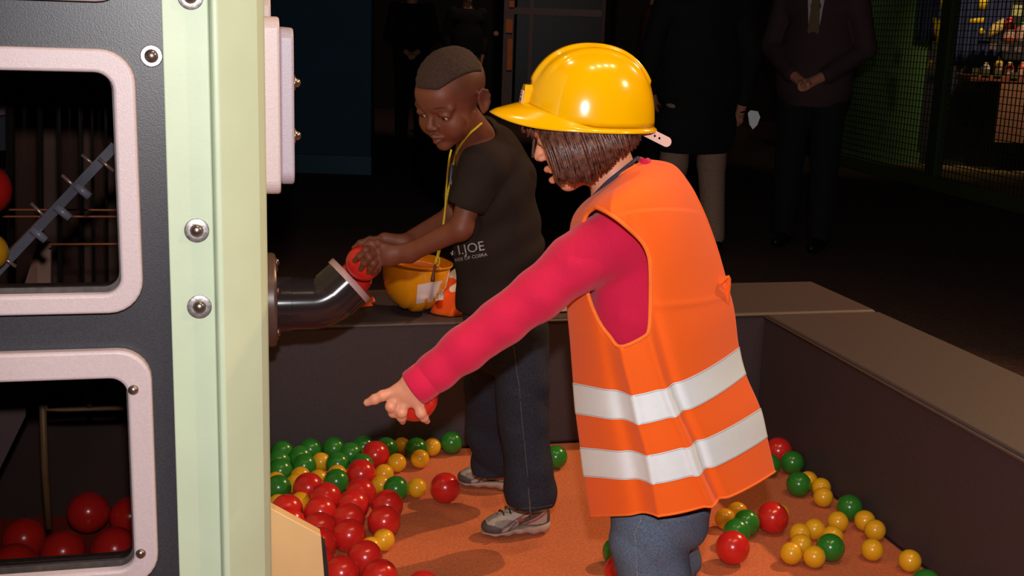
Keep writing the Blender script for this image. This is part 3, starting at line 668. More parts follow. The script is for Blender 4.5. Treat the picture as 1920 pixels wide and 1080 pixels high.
for it in range(60):
    for i in range(len(mp_)):
        for j in range(i):
            dv = mp_[i][1]-mp_[j][1]; L_ = np.linalg.norm(dv); nd = (RAD[mp_[i][0]]+RAD[mp_[j][0]])*1.003
            if L_ < nd: s_ = dv/L_*(nd-L_)*.5; mp_[i][1] = mp_[i][1]+s_; mp_[j][1] = mp_[j][1]-s_
for c, p, l in mp_: ball(c, p, l, 'balls inside the machine')
o = ball('red', IN(-30, 355, .35), 'dark red ball at the left edge inside the upper window', 'balls inside the machine')
o = ball('yellow', IN(-22, 472, .15), 'yellow ball rolling on the sloping track inside the upper window', 'balls inside the machine')
ball('red', P(682, 493, 2.53), 'red ball held in both hands by the boy over the pipe mouth')
ball('red', P(664, 523, 2.603), 'red ball dropped halfway into the pipe mouth')
# ================================================================== people
skin_l = mat('skin_light', sr(216, 144, 114), .5, nscale=60, namt=.05, bump=.06, bscale=400, spec=.35, attr='tint', sss=.12)
skin_d = mat('skin_dark', sr(108, 58, 40), .55, nscale=60, namt=.06, bump=.06, bscale=400, spec=.35, attr='tint', sss=.03)
class Frame:
    """head frame: x forward, y to the person's left, z up"""
    def __init__(s, c, fwd, up, k): 
        s.c = np.asarray(c, float); x = norm(fwd); z = norm(np.asarray(up)-x*(np.dot(up, x))); s.R = np.stack([x, np.cross(z, x), z], 1); s.k = k
    def __call__(s, x, y, z): return s.c+s.R@(np.array([x, y, z])*s.k)
    def inv(s, V): return ((np.asarray(V)-s.c)@s.R)/s.k
def head(v, fr, openmouth=False, ears=True):
    k = fr.k; E = lambda c, r, kk=.012, op='add': v.ell(fr(*c), np.array(r)*k, fr.R, kk*k, op)
    E((-.012, 0, .036), (.090, .0735, .076)); E((.030, 0, -.025), (.052, .056, .068), .02)
    E((.022, .0, -.05), (.044, .048, .044), .015); E((.056, 0, -.086), (.018, .02, .015), .012)
    for s in (-1, 1):
        E((.048, .034*s, -.036), (.028, .026, .03), .014)
        v.cap(fr(.079, .012*s, .016), fr(.064, .046*s, .014), .008*k, .008*k, .012*k)
    E((.060, 0, .04), (.03, .045, .032), .02)
    for s in (-1, 1): E((.086, .0305*s, -.003), (.014, .017, .0115), .008, 'sub')
    v.cap(fr(.080, 0, .004), fr(.0935, 0, -.024), .0065*k, .0095*k, .008*k)          # nose
    for s in (-1, 1):
        E((.088, .0105*s, -.028), (.0085, .007, .0062), .004)
        E((.0905, .0055*s, -.0345), (.004, .0032, .003), .002, 'sub')
    dz = -.004 if openmouth else 0
    v.cap(fr(.0785, -.016, -.0555), fr(.086, 0, -.0515), .004*k, .0062*k, .005*k); v.cap(fr(.0785, .016, -.0555), fr(.086, 0, -.0515), .004*k, .0062*k, .005*k)
    v.cap(fr(.0745, -.014, -.0615+dz), fr(.0825, 0, -.065+dz*1.6), .004*k, .0068*k, .005*k); v.cap(fr(.0745, .014, -.0615+dz), fr(.0825, 0, -.065+dz*1.6), .004*k, .0068*k, .005*k)
    E((.090, 0, -.0585+dz*.7), (.014, .019 if not openmouth else .014, .0014 if not openmouth else .0045), .003, 'sub')
    for s in (-1, 1):                   # lids
        E((.0690, .0305*s, .0005), (.0155, .0165, .0130), .004)
        E((.078, .0305*s, -.0050), (.012, .0110, .0034), .002, 'sub')
    if ears:
        for s in (-1, 1):
            ca, sa = math.cos(.5), math.sin(.5)*s; Re = fr.R@np.array([[ca, sa, 0], [-sa, ca, 0], [0, 0, 1.]])
            Eo = lambda x, z, d=0.: fr.c+Re@(np.array([x, 0, z])*k)+fr.R@(np.array([-.002, .0765*s, 0])*k)+Re@np.array([0, s*d*k, 0])
            v.ell(Eo(-.012, 0), np.array([.015, .0045, .025])*k, Re, .005*k)
            rim = [Eo(-.001+.0, .010), Eo(-.004, .023), Eo(-.014, .0285), Eo(-.025, .022), Eo(-.0285, .008), Eo(-.025, -.008), Eo(-.016, -.020), Eo(-.007, -.024), Eo(-.003, -.014)]
            v.chain(rim, [.0036*k]*4+[.0036*k, .0036*k, .0045*k, .0052*k, .004*k], .003*k)
            v.ell(Eo(-.013, .002, .004), np.array([.009, .0042, .015])*k, Re, .003*k, 'sub')
def eyes(par, fr, irc, look=(0, 0, -.3)):
    for s in (-1, 1):
        c = fr(.0675, .0305*s, -.002); r = .0125*fr.k; d = norm(fr.R@norm(np.array([1, 0, -.50])))
        V, F = lathe([(r*math.sin(t), -r*math.cos(t)) for t in np.linspace(.01, 3.13, 18)], c, d, 24); e = mesh('eye', V, F, mat('eye_white', sr(200, 180, 170), .2, nscale=5, namt=.03), par)
        V, F = lathe([(.0001, .0004*0+r*1.012), (.0052*fr.k, r*.93), (.0056*fr.k, r*.88)], c, d, 24, cap=False); V2, F2 = lathe([(r*1.004*math.sin(t), r*1.004*math.cos(t)) for t in np.linspace(.01, .46, 8)], c, d, 24, cap=False)
        mesh('iris', V2, F2, mat('iris_'+irc, sr(40, 24, 16), .15, nscale=5), e)
def head_tint(fr, lip, brow, eyeback=None, fade=None):
    def fn(V):
        q = fr.inv(V); c = np.ones((len(V), 3)); x, y, z = q[:, 0], q[:, 1], q[:, 2]; on = (np.abs(q).max(1) < .16)
        w = np.exp(-((y/.017)**2+((z+.0585)/.0085)**2)**1.6)*(x > .066)*on; c = c*(1-w[:, None])+np.array(lip)*w[:, None]
        for s in (-1, 1):
            zz = z-(.0195-.0*y)-.004*np.cos((y*s-.030)/.012); w = np.exp(-(((y-.031*s)/.017)**4+(zz/.0026)**2))*(x > .05)*on*brow[1]
            c = c*(1-w[:, None])+np.array(brow[0])*w[:, None]
            w = np.exp(-(((y-.0305*s)/.013)**4+((z-.0018)/.0016)**2))*(x > .06)*on*.8; c = c*(1-w[:, None])+np.array((.12, .1, .1))*w[:, None]
        for s in (-1, 1):
            w = np.exp(-(((y-.04*s)/.02)**2+((z+.036)/.018)**2))*(x > .05)*on*.25; c = c*(1-w[:, None])+np.array((1.05, .75, .72))*w[:, None]
        if fade is not None: w = fade(q)*on; c = c*(1-w[:, None])+np.array((.42, .38, .36))*w[:, None]
        return c
    return fn
def fingers(v, F_, k=.0035):
    for pts, rs in F_:
        v.chain(pts, rs, k)
        for p, r in zip(pts[1:-1], rs[1:-1]): v.ell(p, [r*1.06]*3, None, k)

# ------------------------------------------------------------------ the girl
GY = 2.0
girl = empty('person', G(1240, 1290)*np.array([1, 1, 0]), 'child in orange reflective vest, pink sweater and yellow hard hat pointing down to the left', 'person')
ghf = Frame(P(1096, 240, GY), norm(np.array([-.93, .14, -.34])), np.array([-.13, .0, 1.0]), .95)
B1 = P(1195, 560, GY)
v = Vol((0, 0, 0), (.1, .1, .1), .05); v.h = .0025; v.lo = P(670, 800, 1.80)
v.lo[2] = P(1240, 1010, GY)[2]; v.n = np.ceil((P(1330, 90, 2.22)+[0, 0, .02]-v.lo)/v.h).astype(int)+1; v.D = np.full(v.n, .05, np.float32)
head(v, ghf, True, False)
v.cap(P(1140, 290, GY), P(1166, 372, GY), .037, .041, .02)
v.cap(P(1170, 392, GY), P(1210, 640, GY), .055, .075, .03); v.cap(P(1210, 640, GY), P(1240, 900, GY), .075, .085, .03)
SHL = P(1152, 448, 1.925); EL = P(985, 572, 1.885); WR = P(778, 722, 1.865)
v.cap(P(1165, 410, 1.97), SHL, .045, .042, .02); v.chain([SHL, EL, WR], [.036, .025, .0215], .008)
SHR = P(1175, 448, 2.09); ER = P(1190, 610, 2.12); WRr = P(1150, 735, 2.10)
v.cap(P(1170, 410, 2.03), SHR, .045, .042, .02); v.chain([SHR, ER, WRr], [.04, .030, .021], .015)
hy = 1.858
palm = [P(776, 718, hy), P(762, 738, hy)]
H = lambda x, y, Y=hy: P(x, y, Y)
v.cap(H(778, 722), H(752, 735), .021, .013, .012, fl=(np.array([0, 1, 0]), .62))
v.cap(H(778, 724), H(762, 748), .020, .013, .01, fl=(np.array([0, 1, 0]), .62))
v.cap(H(782, 728), H(783, 746), .018, .012, .01, fl=(np.array([0, 1, 0]), .62))
v.cap(H(748, 733), H(780, 750), .012, .0115, .008)
r_ = lambda q: q*1.87/FPX
fingers(v, [([H(744, 732), H(717, 742, 1.852), H(703, 748.5, 1.852), H(688, 755, 1.855)], [r_(11.2), r_(9.8), r_(9.3), r_(7.4)]),
            ([H(745, 745), H(733, 762, 1.850), H(737, 774, 1.858), H(742, 778, 1.868)], [r_(11), r_(10.2), r_(8.6), r_(7)]),
            ([H(760, 754), H(753, 773, 1.850), H(753.5, 782, 1.857), H(755, 790, 1.868)], [r_(11), r_(10), r_(9), r_(7)]),
            ([H(782, 752), H(789, 774, 1.853), H(795, 783, 1.860), H(801, 790, 1.870)], [r_(11.5), r_(9.8), r_(8), r_(6.2)]),
            ([H(772, 736, 1.872), H(756, 738, 1.892), H(744, 742, 1.925), H(746, 748, 1.948)], [r_(11), r_(10), r_(9.5), r_(7.5)])])
RB = P(777, 746, 1.905)
v.ell(RB, [.0402]*3, None, .001, 'sub')
# other hand hanging behind the vest front
h2 = lambda x, y, Y=2.10: P(x, y, Y)
v.cap(h2(1150, 738), h2(1142, 775), .018, .016, .012, fl=(np.array([0, 1, 0]), .6))
fingers(v, [([h2(1142+7*i-12, 772, 2.10), h2(1138+7*i-13, 800-abs(i-1)*3, 2.10), h2(1140+7*i-12, 818-abs(i-1)*4, 2.095)], [.0075, .0068, .0055]) for i in range(4)]+[([h2(1135, 748, 2.09), h2(1122, 768, 2.085), h2(1119, 784, 2.085)], [.008, .007, .006])])
gb = volobj('body', v, skin_l, girl, 1, head_tint(ghf, (1.0, .55, .5), ((.35, .22, .16), .8)))
ball('red', RB, 'red ball held behind the fingers of the pointing hand')
# nails on the pointing hand
eyes(girl, ghf, 'dark')
# sweater
pink = mat('pink_jersey', sr(206, 26, 68), .85, nscale=500, namt=.06, bump=.35, bscale=700, sheen=.15, spec=.2)
v = Vol((0, 0, 0), (.1, .1, .1), .05); v.h = .0028; v.lo = P(745, 800, 1.78)
v.lo[2] = P(1240, 900, GY)[2]; v.n = np.ceil((P(1330, 300, 2.24)-v.lo)/v.h).astype(int)+1; v.D = np.full(v.n, .05, np.float32)
sl = [(1150, 452, 1.930, 62), (1120, 470, 1.922, 60), (1078, 495, 1.910, 56), (1011, 551, 1.895, 49.5), (942, 602, 1.885, 46), (870, 655, 1.875, 43), (818, 697, 1.868, 38), (786, 721, 1.865, 35.5)]
sp = [P(a, b, c) for a, b, c, d in sl]; sr_ = [d*c/FPX for a, b, c, d in sl]
v.chain(sp, sr_, .012)
v.cap(P(1178, 400, GY), P(1205, 560, GY), .060, .078, .03, fl=(np.array([1, 0, 0]), .95)); v.cap(P(1205, 560, GY), P(1235, 860, GY), .085, .1, .03)
v.ell(P(1180, 500, 1.955), [.062, .058, .095], None, .03); v.ell(P(1190, 590, 1.95), [.07, .065, .08], None, .03)
v.chain([P(1165, 420, 2.03), P(1178, 450, 2.085), P(1190, 610, 2.115), P(1158, 728, 2.10)], [.05, .055, .045, .033], .015)
ax = norm(sp[-1]-sp[0]); n1 = sinnoise(3, 55); n2 = sinnoise(4, 120); n3 = sinnoise(5, 26)
def slv(x, y, z):
    t = (x-sp[0][0])*ax[0]+(y-sp[0][1])*ax[1]+(z-sp[0][2])*ax[2]; near = 1/(1+np.exp(-(t+.02)/.01)); ph = 1.4*n3(x, y, z)
    el = np.exp(-((t-.20)/.09)**2)+.55*np.exp(-((t-.06)/.06)**2)+.45*np.exp(-((t-.38)/.05)**2)
    return -near*el*.0028*np.exp(-(np.sin(t*40+ph*2.2+z*25+y*20)/.4)**2)*(.4+np.clip(n1(z, x, y)*2, 0, 1))-.0016*n1(x, y, z)-.0010*n2(x*1.5, y, z)
v.warp(slv)
wd = norm(sp[-1]-sp[-2]); v.plane(sp[-1]+wd*.012, wd, .004)
v.plane(P(1240, 905, GY), (0, 0, -1), .002)
v.cap(P(1140, 300, GY), P(1168, 380, GY), .042, .046, .006, 'sub')
gs = volobj('sweater', v, pink, girl, 1)
# cuff as a ribbed band
V, F = lathe([(.0305, -.034), (.0325, -.032), (.0325, -.004), (.031, .0), (.026, .0005)], sp[-1]+wd*.012, wd, 40, cap=False); 
nd_ = np.array(V); cc = sp[-1]+wd*.012
cuff = mesh('cuff', nd_, F, pink, gs)
def seam(name, pts, r, m, par, bv=None, off=.001, **kw):
    if bv is not None: pts = [hit(bv, p, off) for p in pts]
    V, F = tube(catmull(pts, max(len(pts)*5, 12)), r, 6, **kw); return mesh(name, V, F, m, par)
# jeans
den = mat('blue_denim', sr(112, 124, 142), .85, nscale=420, col2=sr(70, 82, 102), bump=.5, bscale=900, spec=.2)
v = Vol((0, 0, 0), (.1, .1, .1), .05); v.h = .0035; v.lo = np.array([P(1100, 1060, 1.95)[0], 1.86, .05])
v.lo[2] = .05; v.n = np.ceil((P(1360, 860, 2.2)-v.lo)/v.h).astype(int)+1; v.D = np.full(v.n, .05, np.float32)
v.cap(P(1240, 880, GY), P(1238, 960, GY), .085, .088, .03)
kn1 = P(1213, 1035, 1.97); kn2 = P(1262, 1010, 2.09)
v.chain([P(1235, 940, 1.975), P(1215, 1010, 1.965), P(1222, 1070, 1.965), np.array([.245, 1.975, .09])], [.076, .064, .062, .056], .02)
v.chain([P(1255, 930, 2.05), P(1250, 1000, 2.06), P(1258, 1060, 2.07), np.array([.30, 2.10, .09])], [.07, .056, .052, .05], .01)
n4 = sinnoise(8, 60); n5 = sinnoise(9, 22)
v.warp(lambda x, y, z: .006*(1-1.6*np.abs(np.sin(z*38+x*28+2.2*n5(x, y, z))))*np.exp(-((z-.22)/.16)**2)-.003*n4(x, y, z)-.004*n5(x, y, z))
v.plane((0, 0, .062), (0, 0, -1), .002)
gj = volobj('jeans', v, den, girl, 1); bj = bvh_of([gj])
stm = mat('denim_stitch', sr(120, 120, 126), .8, nscale=300, namt=.5)
for dx in (0, ): seam('side_seam', [P(1208-6*k+dx, 960+14*k, 1.9) for k in range(4)]+[P(1193+dx, 1020, 1.9), P(1194+dx, 1060, 1.9), P(1196+dx, 1085, 1.9)], .0013, stm, gj, bj)
# shoes of the girl, just below the view
def shoe(par, org, dirv, L=.19, name='shoe', lower=False):
    f = norm(np.array([dirv[0], dirv[1], 0])); s = np.array([-f[1], f[0], 0]); Rm = np.stack([f, s, EZ], 1); T = lambda x, y, z: np.asarray(org)+Rm@(np.array([x, y, z])*L/.19)
    k = L/.19; hs = .002
    lo = np.array(org)-[.13, .13, .01]; hi = np.array(org)+[.13, .13, .12]
    v = Vol(lo, hi, hs)
    v.ell(T(-.060, 0, .022), np.array([.036, .031, .020])*k, Rm, .01); v.ell(T(-.01, 0, .020), np.array([.055, .030, .017])*k, Rm, .02); v.ell(T(.052, .002, .020), np.array([.046, .036, .018])*k, Rm, .02)
    nz = sinnoise(11, 140); v.warp(lambda x, y, z: .0015*np.sin(((x-org[0])*f[0]+(y-org[1])*f[1])*190)+0*z)
    v.plane(T(0, 0, .001), (0, 0, -1), .002); v.plane(T(0, 0, .024), Rm@np.array([.1, 0, 1]), .002)
    sole = volobj('sole', v, mat('shoe_sole', sr(176, 148, 132), .7, nscale=80, namt=.08, bump=.3, bscale=300), par, 1)
    v = Vol(lo, hi, hs)
    v.ell(T(-.058, 0, .042), np.array([.034, .027, .040])*k, Rm, .02); v.ell(T(-.045, 0, .070), np.array([.036, .026, .022])*k, Rm, .02)
    v.cap(T(-.03, 0, .064), T(.045, 0, .032), .027*k, .027*k, .02); v.ell(T(.055, .002, .028), np.array([.040, .033, .021])*k, Rm, .02)
    v.plane(T(0, 0, .016), (0, 0, -1), .002)
    v.ell(T(-.045, 0, .10), np.array([.026, .018, .024])*k, Rm, .004, 'sub')
    fr = Frame(org, f, EZ, k)
    def tint(V):
        q = fr.inv(V); x, y, z = q[:, 0], np.abs(q[:, 1]), q[:, 2]; c = np.ones((len(V), 3))*np.array((.52, .43, .38))
        dk = np.array((.10, .08, .08)); gr = np.array((.30, .25, .23)); rd = np.array((.42, .10, .06))
        def put(m, col): c[m] = col
        put((x > .046) & (z < .040-.0*x) & (x+z*.4 < .2) & (z < .052-(x-.046)*.25) & (y > .010) | (x > .083), dk)
        put((np.abs((x-.035)/.03)**2+((z-.043)/.009)**2 < 1) & (y > .012), gr); put((x > .05) & (x < .08) & (y < .014), gr)
        t = z-(.030+(-.005-x)*.55); put((x < .0) & (x > -.075) & (np.abs(t-.012) < .009), dk); put((x < -.02) & (np.abs(t+.004) < .0035), rd)
        put((x < -.03) & (z > .068), gr); put((x < -.078) & (z > .03), dk); put((np.abs(z-.022-(.02-x)*.12) < .0022) & (x > -.09), dk); put((np.abs((z-.05)+(x-.01)*.55) < .0022) & (y > .014) & (x > -.03) & (x < .06), dk); put((np.abs(x+.006) < .008) & (np.abs(z-.05) < .006) & (y > .012), rd)
        put((np.abs((z-.03)-(x-.02)*-.9) < .0025) & (y > .015) & (x > .0) & (x < .05), dk)
        return c
    up = volobj('upper', v, mat('shoe_upper', (.8, .78, .74), .6, nscale=120, namt=.08, bump=.3, bscale=500, attr='tint'), par, 1, tint)
    lm = mat('shoe_lace', sr(40, 28, 24), .8, nscale=300)
    for i in range(5):
        x = .042-.0165*i; z = .0635+.0088*i; w = .017
        pts = [T(x, -w, z-.009), T(x+.003, -w*.4, z+.003), T(x-.003, w*.4, z+.0035), T(x-.006, w, z-.009)]
        V, F = tube(catmull(pts, 10), .0022, 7); mesh('lace', V, F, lm, up)
    for s_ in (-1, 1):
        pts = [T(-.022, 0, .096), T(-.012, .014*s_, .102), T(0, .024*s_, .094), T(-.006, .020*s_, .082), T(-.02, .004*s_, .094)]
        V, F = tube(catmull(pts, 16), .0019, 7); mesh('lace', V, F, lm, up)
    return up
shoe(girl, np.array([.215, 1.97, 0]), (-1, .05)); shoe(girl, np.array([.27, 2.11, 0]), (-1, .05))
# --- vest: rings from hem to neckline (front, side seam, back belly, back)
RG = [((1107, 968), (1235, 967), (1352, 952), (1453, 884), 1.845, 1.855), ((1095, 893), (1224, 907), (1330, 893), (1438, 820), 1.845, 1.855), ((1088, 838), (1213, 853), (1318, 836), (1425, 765), 1.845, 1.855),
      ((1080, 776), (1197, 796), (1305, 778), (1398, 702), 1.845, 1.855), ((1075, 717), (1185, 741), (1292, 722), (1385, 650), 1.845, 1.855), ((1069, 640), (1166, 664), (1285, 640), (1376, 580), 1.842, 1.855),
      ((1063, 572), (1158, 580), (1272, 560), (1361, 522), 1.842, 1.86), ((1063, 505), (1152, 500), (1258, 480), (1347, 472), 1.838, 1.862), ((1067, 445), (1148, 432), (1245, 412), (1331, 425), 1.838, 1.865),
      ((1074, 408), (1146, 392), (1235, 368), (1314, 384), 1.843, 1.872), ((1092, 382), (1148, 369), (1222, 334), (1293, 345), 1.865, 1.89), ((1117, 362), (1152, 350), (1205, 318), (1262, 309), 1.91, 1.92), ((1127, 353), (1160, 330), (1185, 311), (1216, 299), 1.952, 1.955)]
VK = [0, .105, .18, .27, .355, .47, .57, .67, .76, .82, .88, .95, 1.0]
def ring(v_):
    i = min(max(np.searchsorted(VK, v_)-1, 0), len(VK)-2); t = (v_-VK[i])/(VK[i+1]-VK[i])
    A = [np.array([c for p in RG[j][:4] for c in p]+list(RG[j][4:])) for j in (max(i-1, 0), i, i+1, min(i+2, len(RG)-1))]
    q = .5*((2*A[1])+(A[2]-A[0])*t+(2*A[0]-5*A[1]+4*A[2]-A[3])*t*t+(3*A[1]-3*A[2]+A[3]-A[0])*t**3)
    F_, N_, K_, B_ = q[0:2], q[2:4], q[4:6], q[6:8]; return F_, N_, K_, B_, q[8], q[9]
nA, nB = 44, 84; NU = 2*(nA+nB); NV = 210
vn = sinnoise(21, 9, 5); vn2 = sinnoise(22, 30, 6)
VV = np.zeros((NV+1, NU, 3)); PX = np.zeros((NV+1, NU, 2)); near = np.zeros((NV+1, NU), bool)
for j in range(NV+1):
    vv = j/NV; F_, N_, K_, B_, yn, yk = ring(vv)
    def bez(a, b, c, t): return (1-t)**2*a+2*t*(1-t)*b+t*t*c
    a3 = np.array([*F_, GY-.012]); n3_ = np.array([*N_, yn]); k3 = np.array([*K_, yk-.03*(1 if vv < .8 else .5)]); b3 = np.array([*B_, GY+.01])
    cf = np.array([*(F_*.5+N_*.5-np.array([0, 5*(vv < .5)])), yn+.052]) ; cf[0] -= 14
    row = [bez(a3, cf, n3_, t) for t in np.arange(nA)/nA]+[bez(n3_, k3, b3, t) for t in np.arange(nB)/nB]
    # far half mirrored about the middle depth
    cen = (F_+B_)/2
    for t in np.arange(nB)/nB:
        q = bez(b3, np.array([*(K_+[0, -30*(1-vv)]), 2*GY-k3[2]+.0]), np.array([*(N_+[20, -55*(1-vv)]), 2*GY-yn]), t); row.append(q)
    for t in np.arange(nA)/nA:
        q = bez(np.array([*(N_+[20, -55*(1-vv)]), 2*GY-yn]), np.array([*(F_*.5+N_*.5+[-6, -30*(1-vv)]), 2*GY-yn-.035]), a3, t); row.append(q)
    for i, q in enumerate(row):
        p = P(*q); fold = 0.
        if i < nA+nB:
            s = i/(nA+nB); low = max(0, 1-vv*1.25)
            # pleat running from the back of the neck to the hem, and a soft second one
            c1 = .63-.26*vv; fold += -.010*math.exp(-((s-c1)/.028)**2)*(vv < .8)*(.25+low)+.008*math.exp(-((s-c1-.05)/.03)**2)*(.3+low)*(vv < .8)
            fold += .014*math.exp(-((s-nA/(nA+nB)+.06)/.05)**2)*min(1, low*1.6)-.004*math.exp(-((s-nA/(nA+nB))/.012)**2)*min(1, low*1.6)
        fold += .0035*vn(p[0]*1.0, p[1], p[2]*.5+vv)*(vv < .93)+.0014*vn2(p[0], p[1], p[2])*(vv < .93)
        crease = -.0016*math.exp(-((vv-.565+.10*((i/(nA+nB))-.5))/.008)**2)
        p = p+np.array([0, 1 if i < nA+nB else -1, 0])*(fold+crease)
        VV[j, i] = p; PX[j, i] = proj(p)[:2]; near[j, i] = i <= nA+nB
HOLE = catmull([(1117, 388), (1140, 399), (1162, 414), (1185, 434), (1203, 452), (1214, 472), (1219, 495), (1220, 541), (1219, 590), (1217, 618), (1208, 632), (1163, 652), (1145, 633), (1128, 612), (1112, 580), (1101, 546), (1092, 510), (1089, 470), (1092, 430), (1100, 402), (1117, 388)], 160)[:-1]
def inside(p, poly):
    x, y = p; x0 = poly[:, 0]; y0 = poly[:, 1]; x1 = np.roll(x0, -1); y1 = np.roll(y0, -1)
    c = ((y0 > y) != (y1 > y)) & (x < (x1-x0)*(y-y0)/(y1-y0+1e-12)+x0); return c.sum() % 2 == 1
def nearest(p, poly):
    a = poly; b = np.roll(poly, -1, 0); ab = b-a; t = np.clip(((p-a)*ab).sum(1)/(ab**2).sum(1), 0, 1); q = a+ab*t[:, None]; d = ((q-p)**2).sum(1); i = d.argmin(); return q[i], math.sqrt(d[i])
idx = lambda j, i: j*NU+(i % NU)
cut = np.zeros((NV+1, NU), bool)
for j in range(NV+1):
    for i in range(NU):
        x, y = PX[j, i]
        if 1080 < x < 1230 and 380 < y < 660 and 0 < i % NU:
            ins = inside((x, y), HOLE)
            if i < nA+nB: cut[j, i] = ins
            elif i > nA+nB+20 and i < NU-8: cut[j, i] = ins
NVV = VV.copy()
for j in range(1, NV):
    for i in range(NU):
        x, y = PX[j, i]
        if 1075 < x < 1235 and 375 < y < 665 and i < nA+nB:
            nb = [cut[j+a, (i+b) % NU] for a in (-1, 0, 1) for b in (-1, 0, 1)]
            if (not cut[j, i]) and any(nb):
                q, d = nearest(PX[j, i], HOLE)
                if d < 9: NVV[j, i] = P(q[0], q[1], VV[j, i][1])
VV = NVV
Fv = [(idx(j, i), idx(j, i+1), idx(j+1, i+1), idx(j+1, i)) for j in range(NV) for i in range(NU) if not (cut[j, i] or cut[j, (i+1) % NU] or cut[j+1, i] or cut[j+1, (i+1) % NU])]
org_m = mat('orange_vest_fabric', (1.0, .13, .008), .8, nscale=500, namt=.04, bump=.12, bscale=800, sheen=.1, spec=.25)
vest = mesh('vest', VV.reshape(-1, 3), Fv, org_m, girl); bm = bmesh.new(); bm.from_mesh(vest.data); bmesh.ops.delete(bm, geom=[v_ for v_ in bm.verts if not v_.link_faces], context='VERTS'); bm.to_mesh(vest.data); bm.free()
vest['label'] = 'orange vest with two reflective bands'; vb = bvh_of([vest])
sd = vest.modifiers.new('s', 'SOLIDIFY'); sd.thickness = .0012; sd.offset = 0
tape = mat('reflective_tape', (.93, .98, 1.0), .5, metal=.15, nscale=90, namt=.015, bump=.12, bscale=45, spec=.9)
for va, vb_ in ((.105, .18), (.27, .355)):
    mbt = MB(); m = 14; rows = []
    for a in range(m+1):
        vv = va+(vb_-va)*a/m; f = vv*NV; j = min(int(f), NV-1); t = f-j; r0 = VV[j]*(1-t)+VV[j+1]*t
        nx = np.roll(r0, -1, 0)-np.roll(r0, 1, 0); n_ = np.cross(nx, VV[j+1]-VV[j]); n_ /= np.linalg.norm(n_, axis=1)[:, None]+1e-9
        cen = r0.mean(0); sg = np.sign(((r0-cen)*n_).sum(1)); n_ = n_*np.median(sg); rows.append(r0+n_*.0016)
    R_ = np.array(rows).reshape(-1, 3); Ft = [(a*NU+i, a*NU+(i+1) % NU, (a+1)*NU+(i+1) % NU, (a+1)*NU+i) for a in range(m) for i in range(NU)]
    tp = mesh('reflective_band', R_, Ft, tape, vest); tp['label'] = 'silver white reflective band'
    for a in (0, m):
        rr = (rows[a]*.93+rows[m//2]*.07); V, F = tube(rr[::2], .0005, 4, closed=True); mesh('stitching', V, F, mat('grey_stitch', sr(150, 150, 165), .7), vest)
bind = mat('vest_binding', (1.0, .17, .015), .8, nscale=400, bump=.1)
hp = []
for q in HOLE[::2]:
    jj, ii = divmod(int(((PX[:, :nA+nB+1]-q)**2).sum(-1).argmin()), nA+nB+1); hp.append(P(q[0], q[1], VV[jj, ii][1]-.0012))
hp = [sum(hp[(i+k) % len(hp)] for k in (-1, 0, 1))/3 for i in range(len(hp))]
V, F = tube(hp, .0036, 8, closed=True, flat=((0, 1, 0), .4)); mesh('binding', V, F, bind, vest)
V, F = tube(VV[0][::2], .0026, 6, closed=True); mesh('hem', V, F, bind, vest)
V, F = tube(VV[NV][::2], .0024, 6, closed=True); mesh('collar_binding', V, F, bind, vest)
# small fold of cloth standing off at the back
V, F = tube(catmull([P(1343, 535, 1.99), P(1352, 530, 1.985), P(1366, 521, 1.99), P(1364, 560, 1.995), P(1362, 600, 2.0)], 16), [.004]*16, 8, flat=((0, 1, 0), .5)); mesh('strap_loop', V, F, org_m, vest)
# cord round the neck
cord = mat('navy_cord', sr(60, 56, 84), .7, nscale=600, col2=sr(24, 20, 34), bump=.5)
cp_ = [P(1196, 296, 1.985), P(1180, 309, 1.962), P(1160, 325, 1.952), P(1140, 341, 1.955), P(1124, 357, 1.965), P(1110, 372, 1.985), P(1108, 376, 2.01), P(1125, 360, 2.04), P(1155, 330, 2.05), P(1185, 303, 2.03)]
V, F = tube(catmull(cp_+[cp_[0]], 60)[:-1], .0034, 8, closed=True); mesh('neck_cord', V, F, cord, girl)
V, F = tube(catmull([P(1200, 299, 2.0), P(1206, 303, 1.985), P(1214, 300, 1.985)], 8), [.006, .008, .005], 8) if False else tube(catmull([P(1201, 300, 1.99), P(1208, 304, 1.975), P(1215, 302, 1.985)], 8), .006, 8); mesh('sweater_collar', V, F, pink, gs)
# hair: layered strands over a shell
hm = mat('brown_hair', sr(118, 68, 52), .34, nscale=120, col2=sr(48, 20, 14), bump=.3, bscale=500, spec=.55)
for nd in hm.node_tree.nodes:
    if nd.type == 'TEX_COORD': pass
def topline(s): return np.array([1002+198*s, 226+14*s])
BOT = np.array([(1046, 346), (1052, 344), (1064, 336), (1076, 342), (1094, 338), (1108, 343), (1124, 328), (1138, 317), (1150, 306), (1161, 294), (1173, 288), (1185, 281), (1193, 272), (1199, 260)], float)
def botline(s): f = s*(len(BOT)-1); i = min(int(f), len(BOT)-2); return BOT[i]*(1-(f-i))+BOT[i+1]*(f-i)
def hy_(x, y, side=1):
    u = (x-1097)/112; w = (y-205)/190; q = 1-u*u*.92-(w*w*.30 if y > 205 else 0); return GY-side*(.083+.011*min(1, max(0, (y-248)/30)))*math.sqrt(max(q, .02))
mbh = MB()
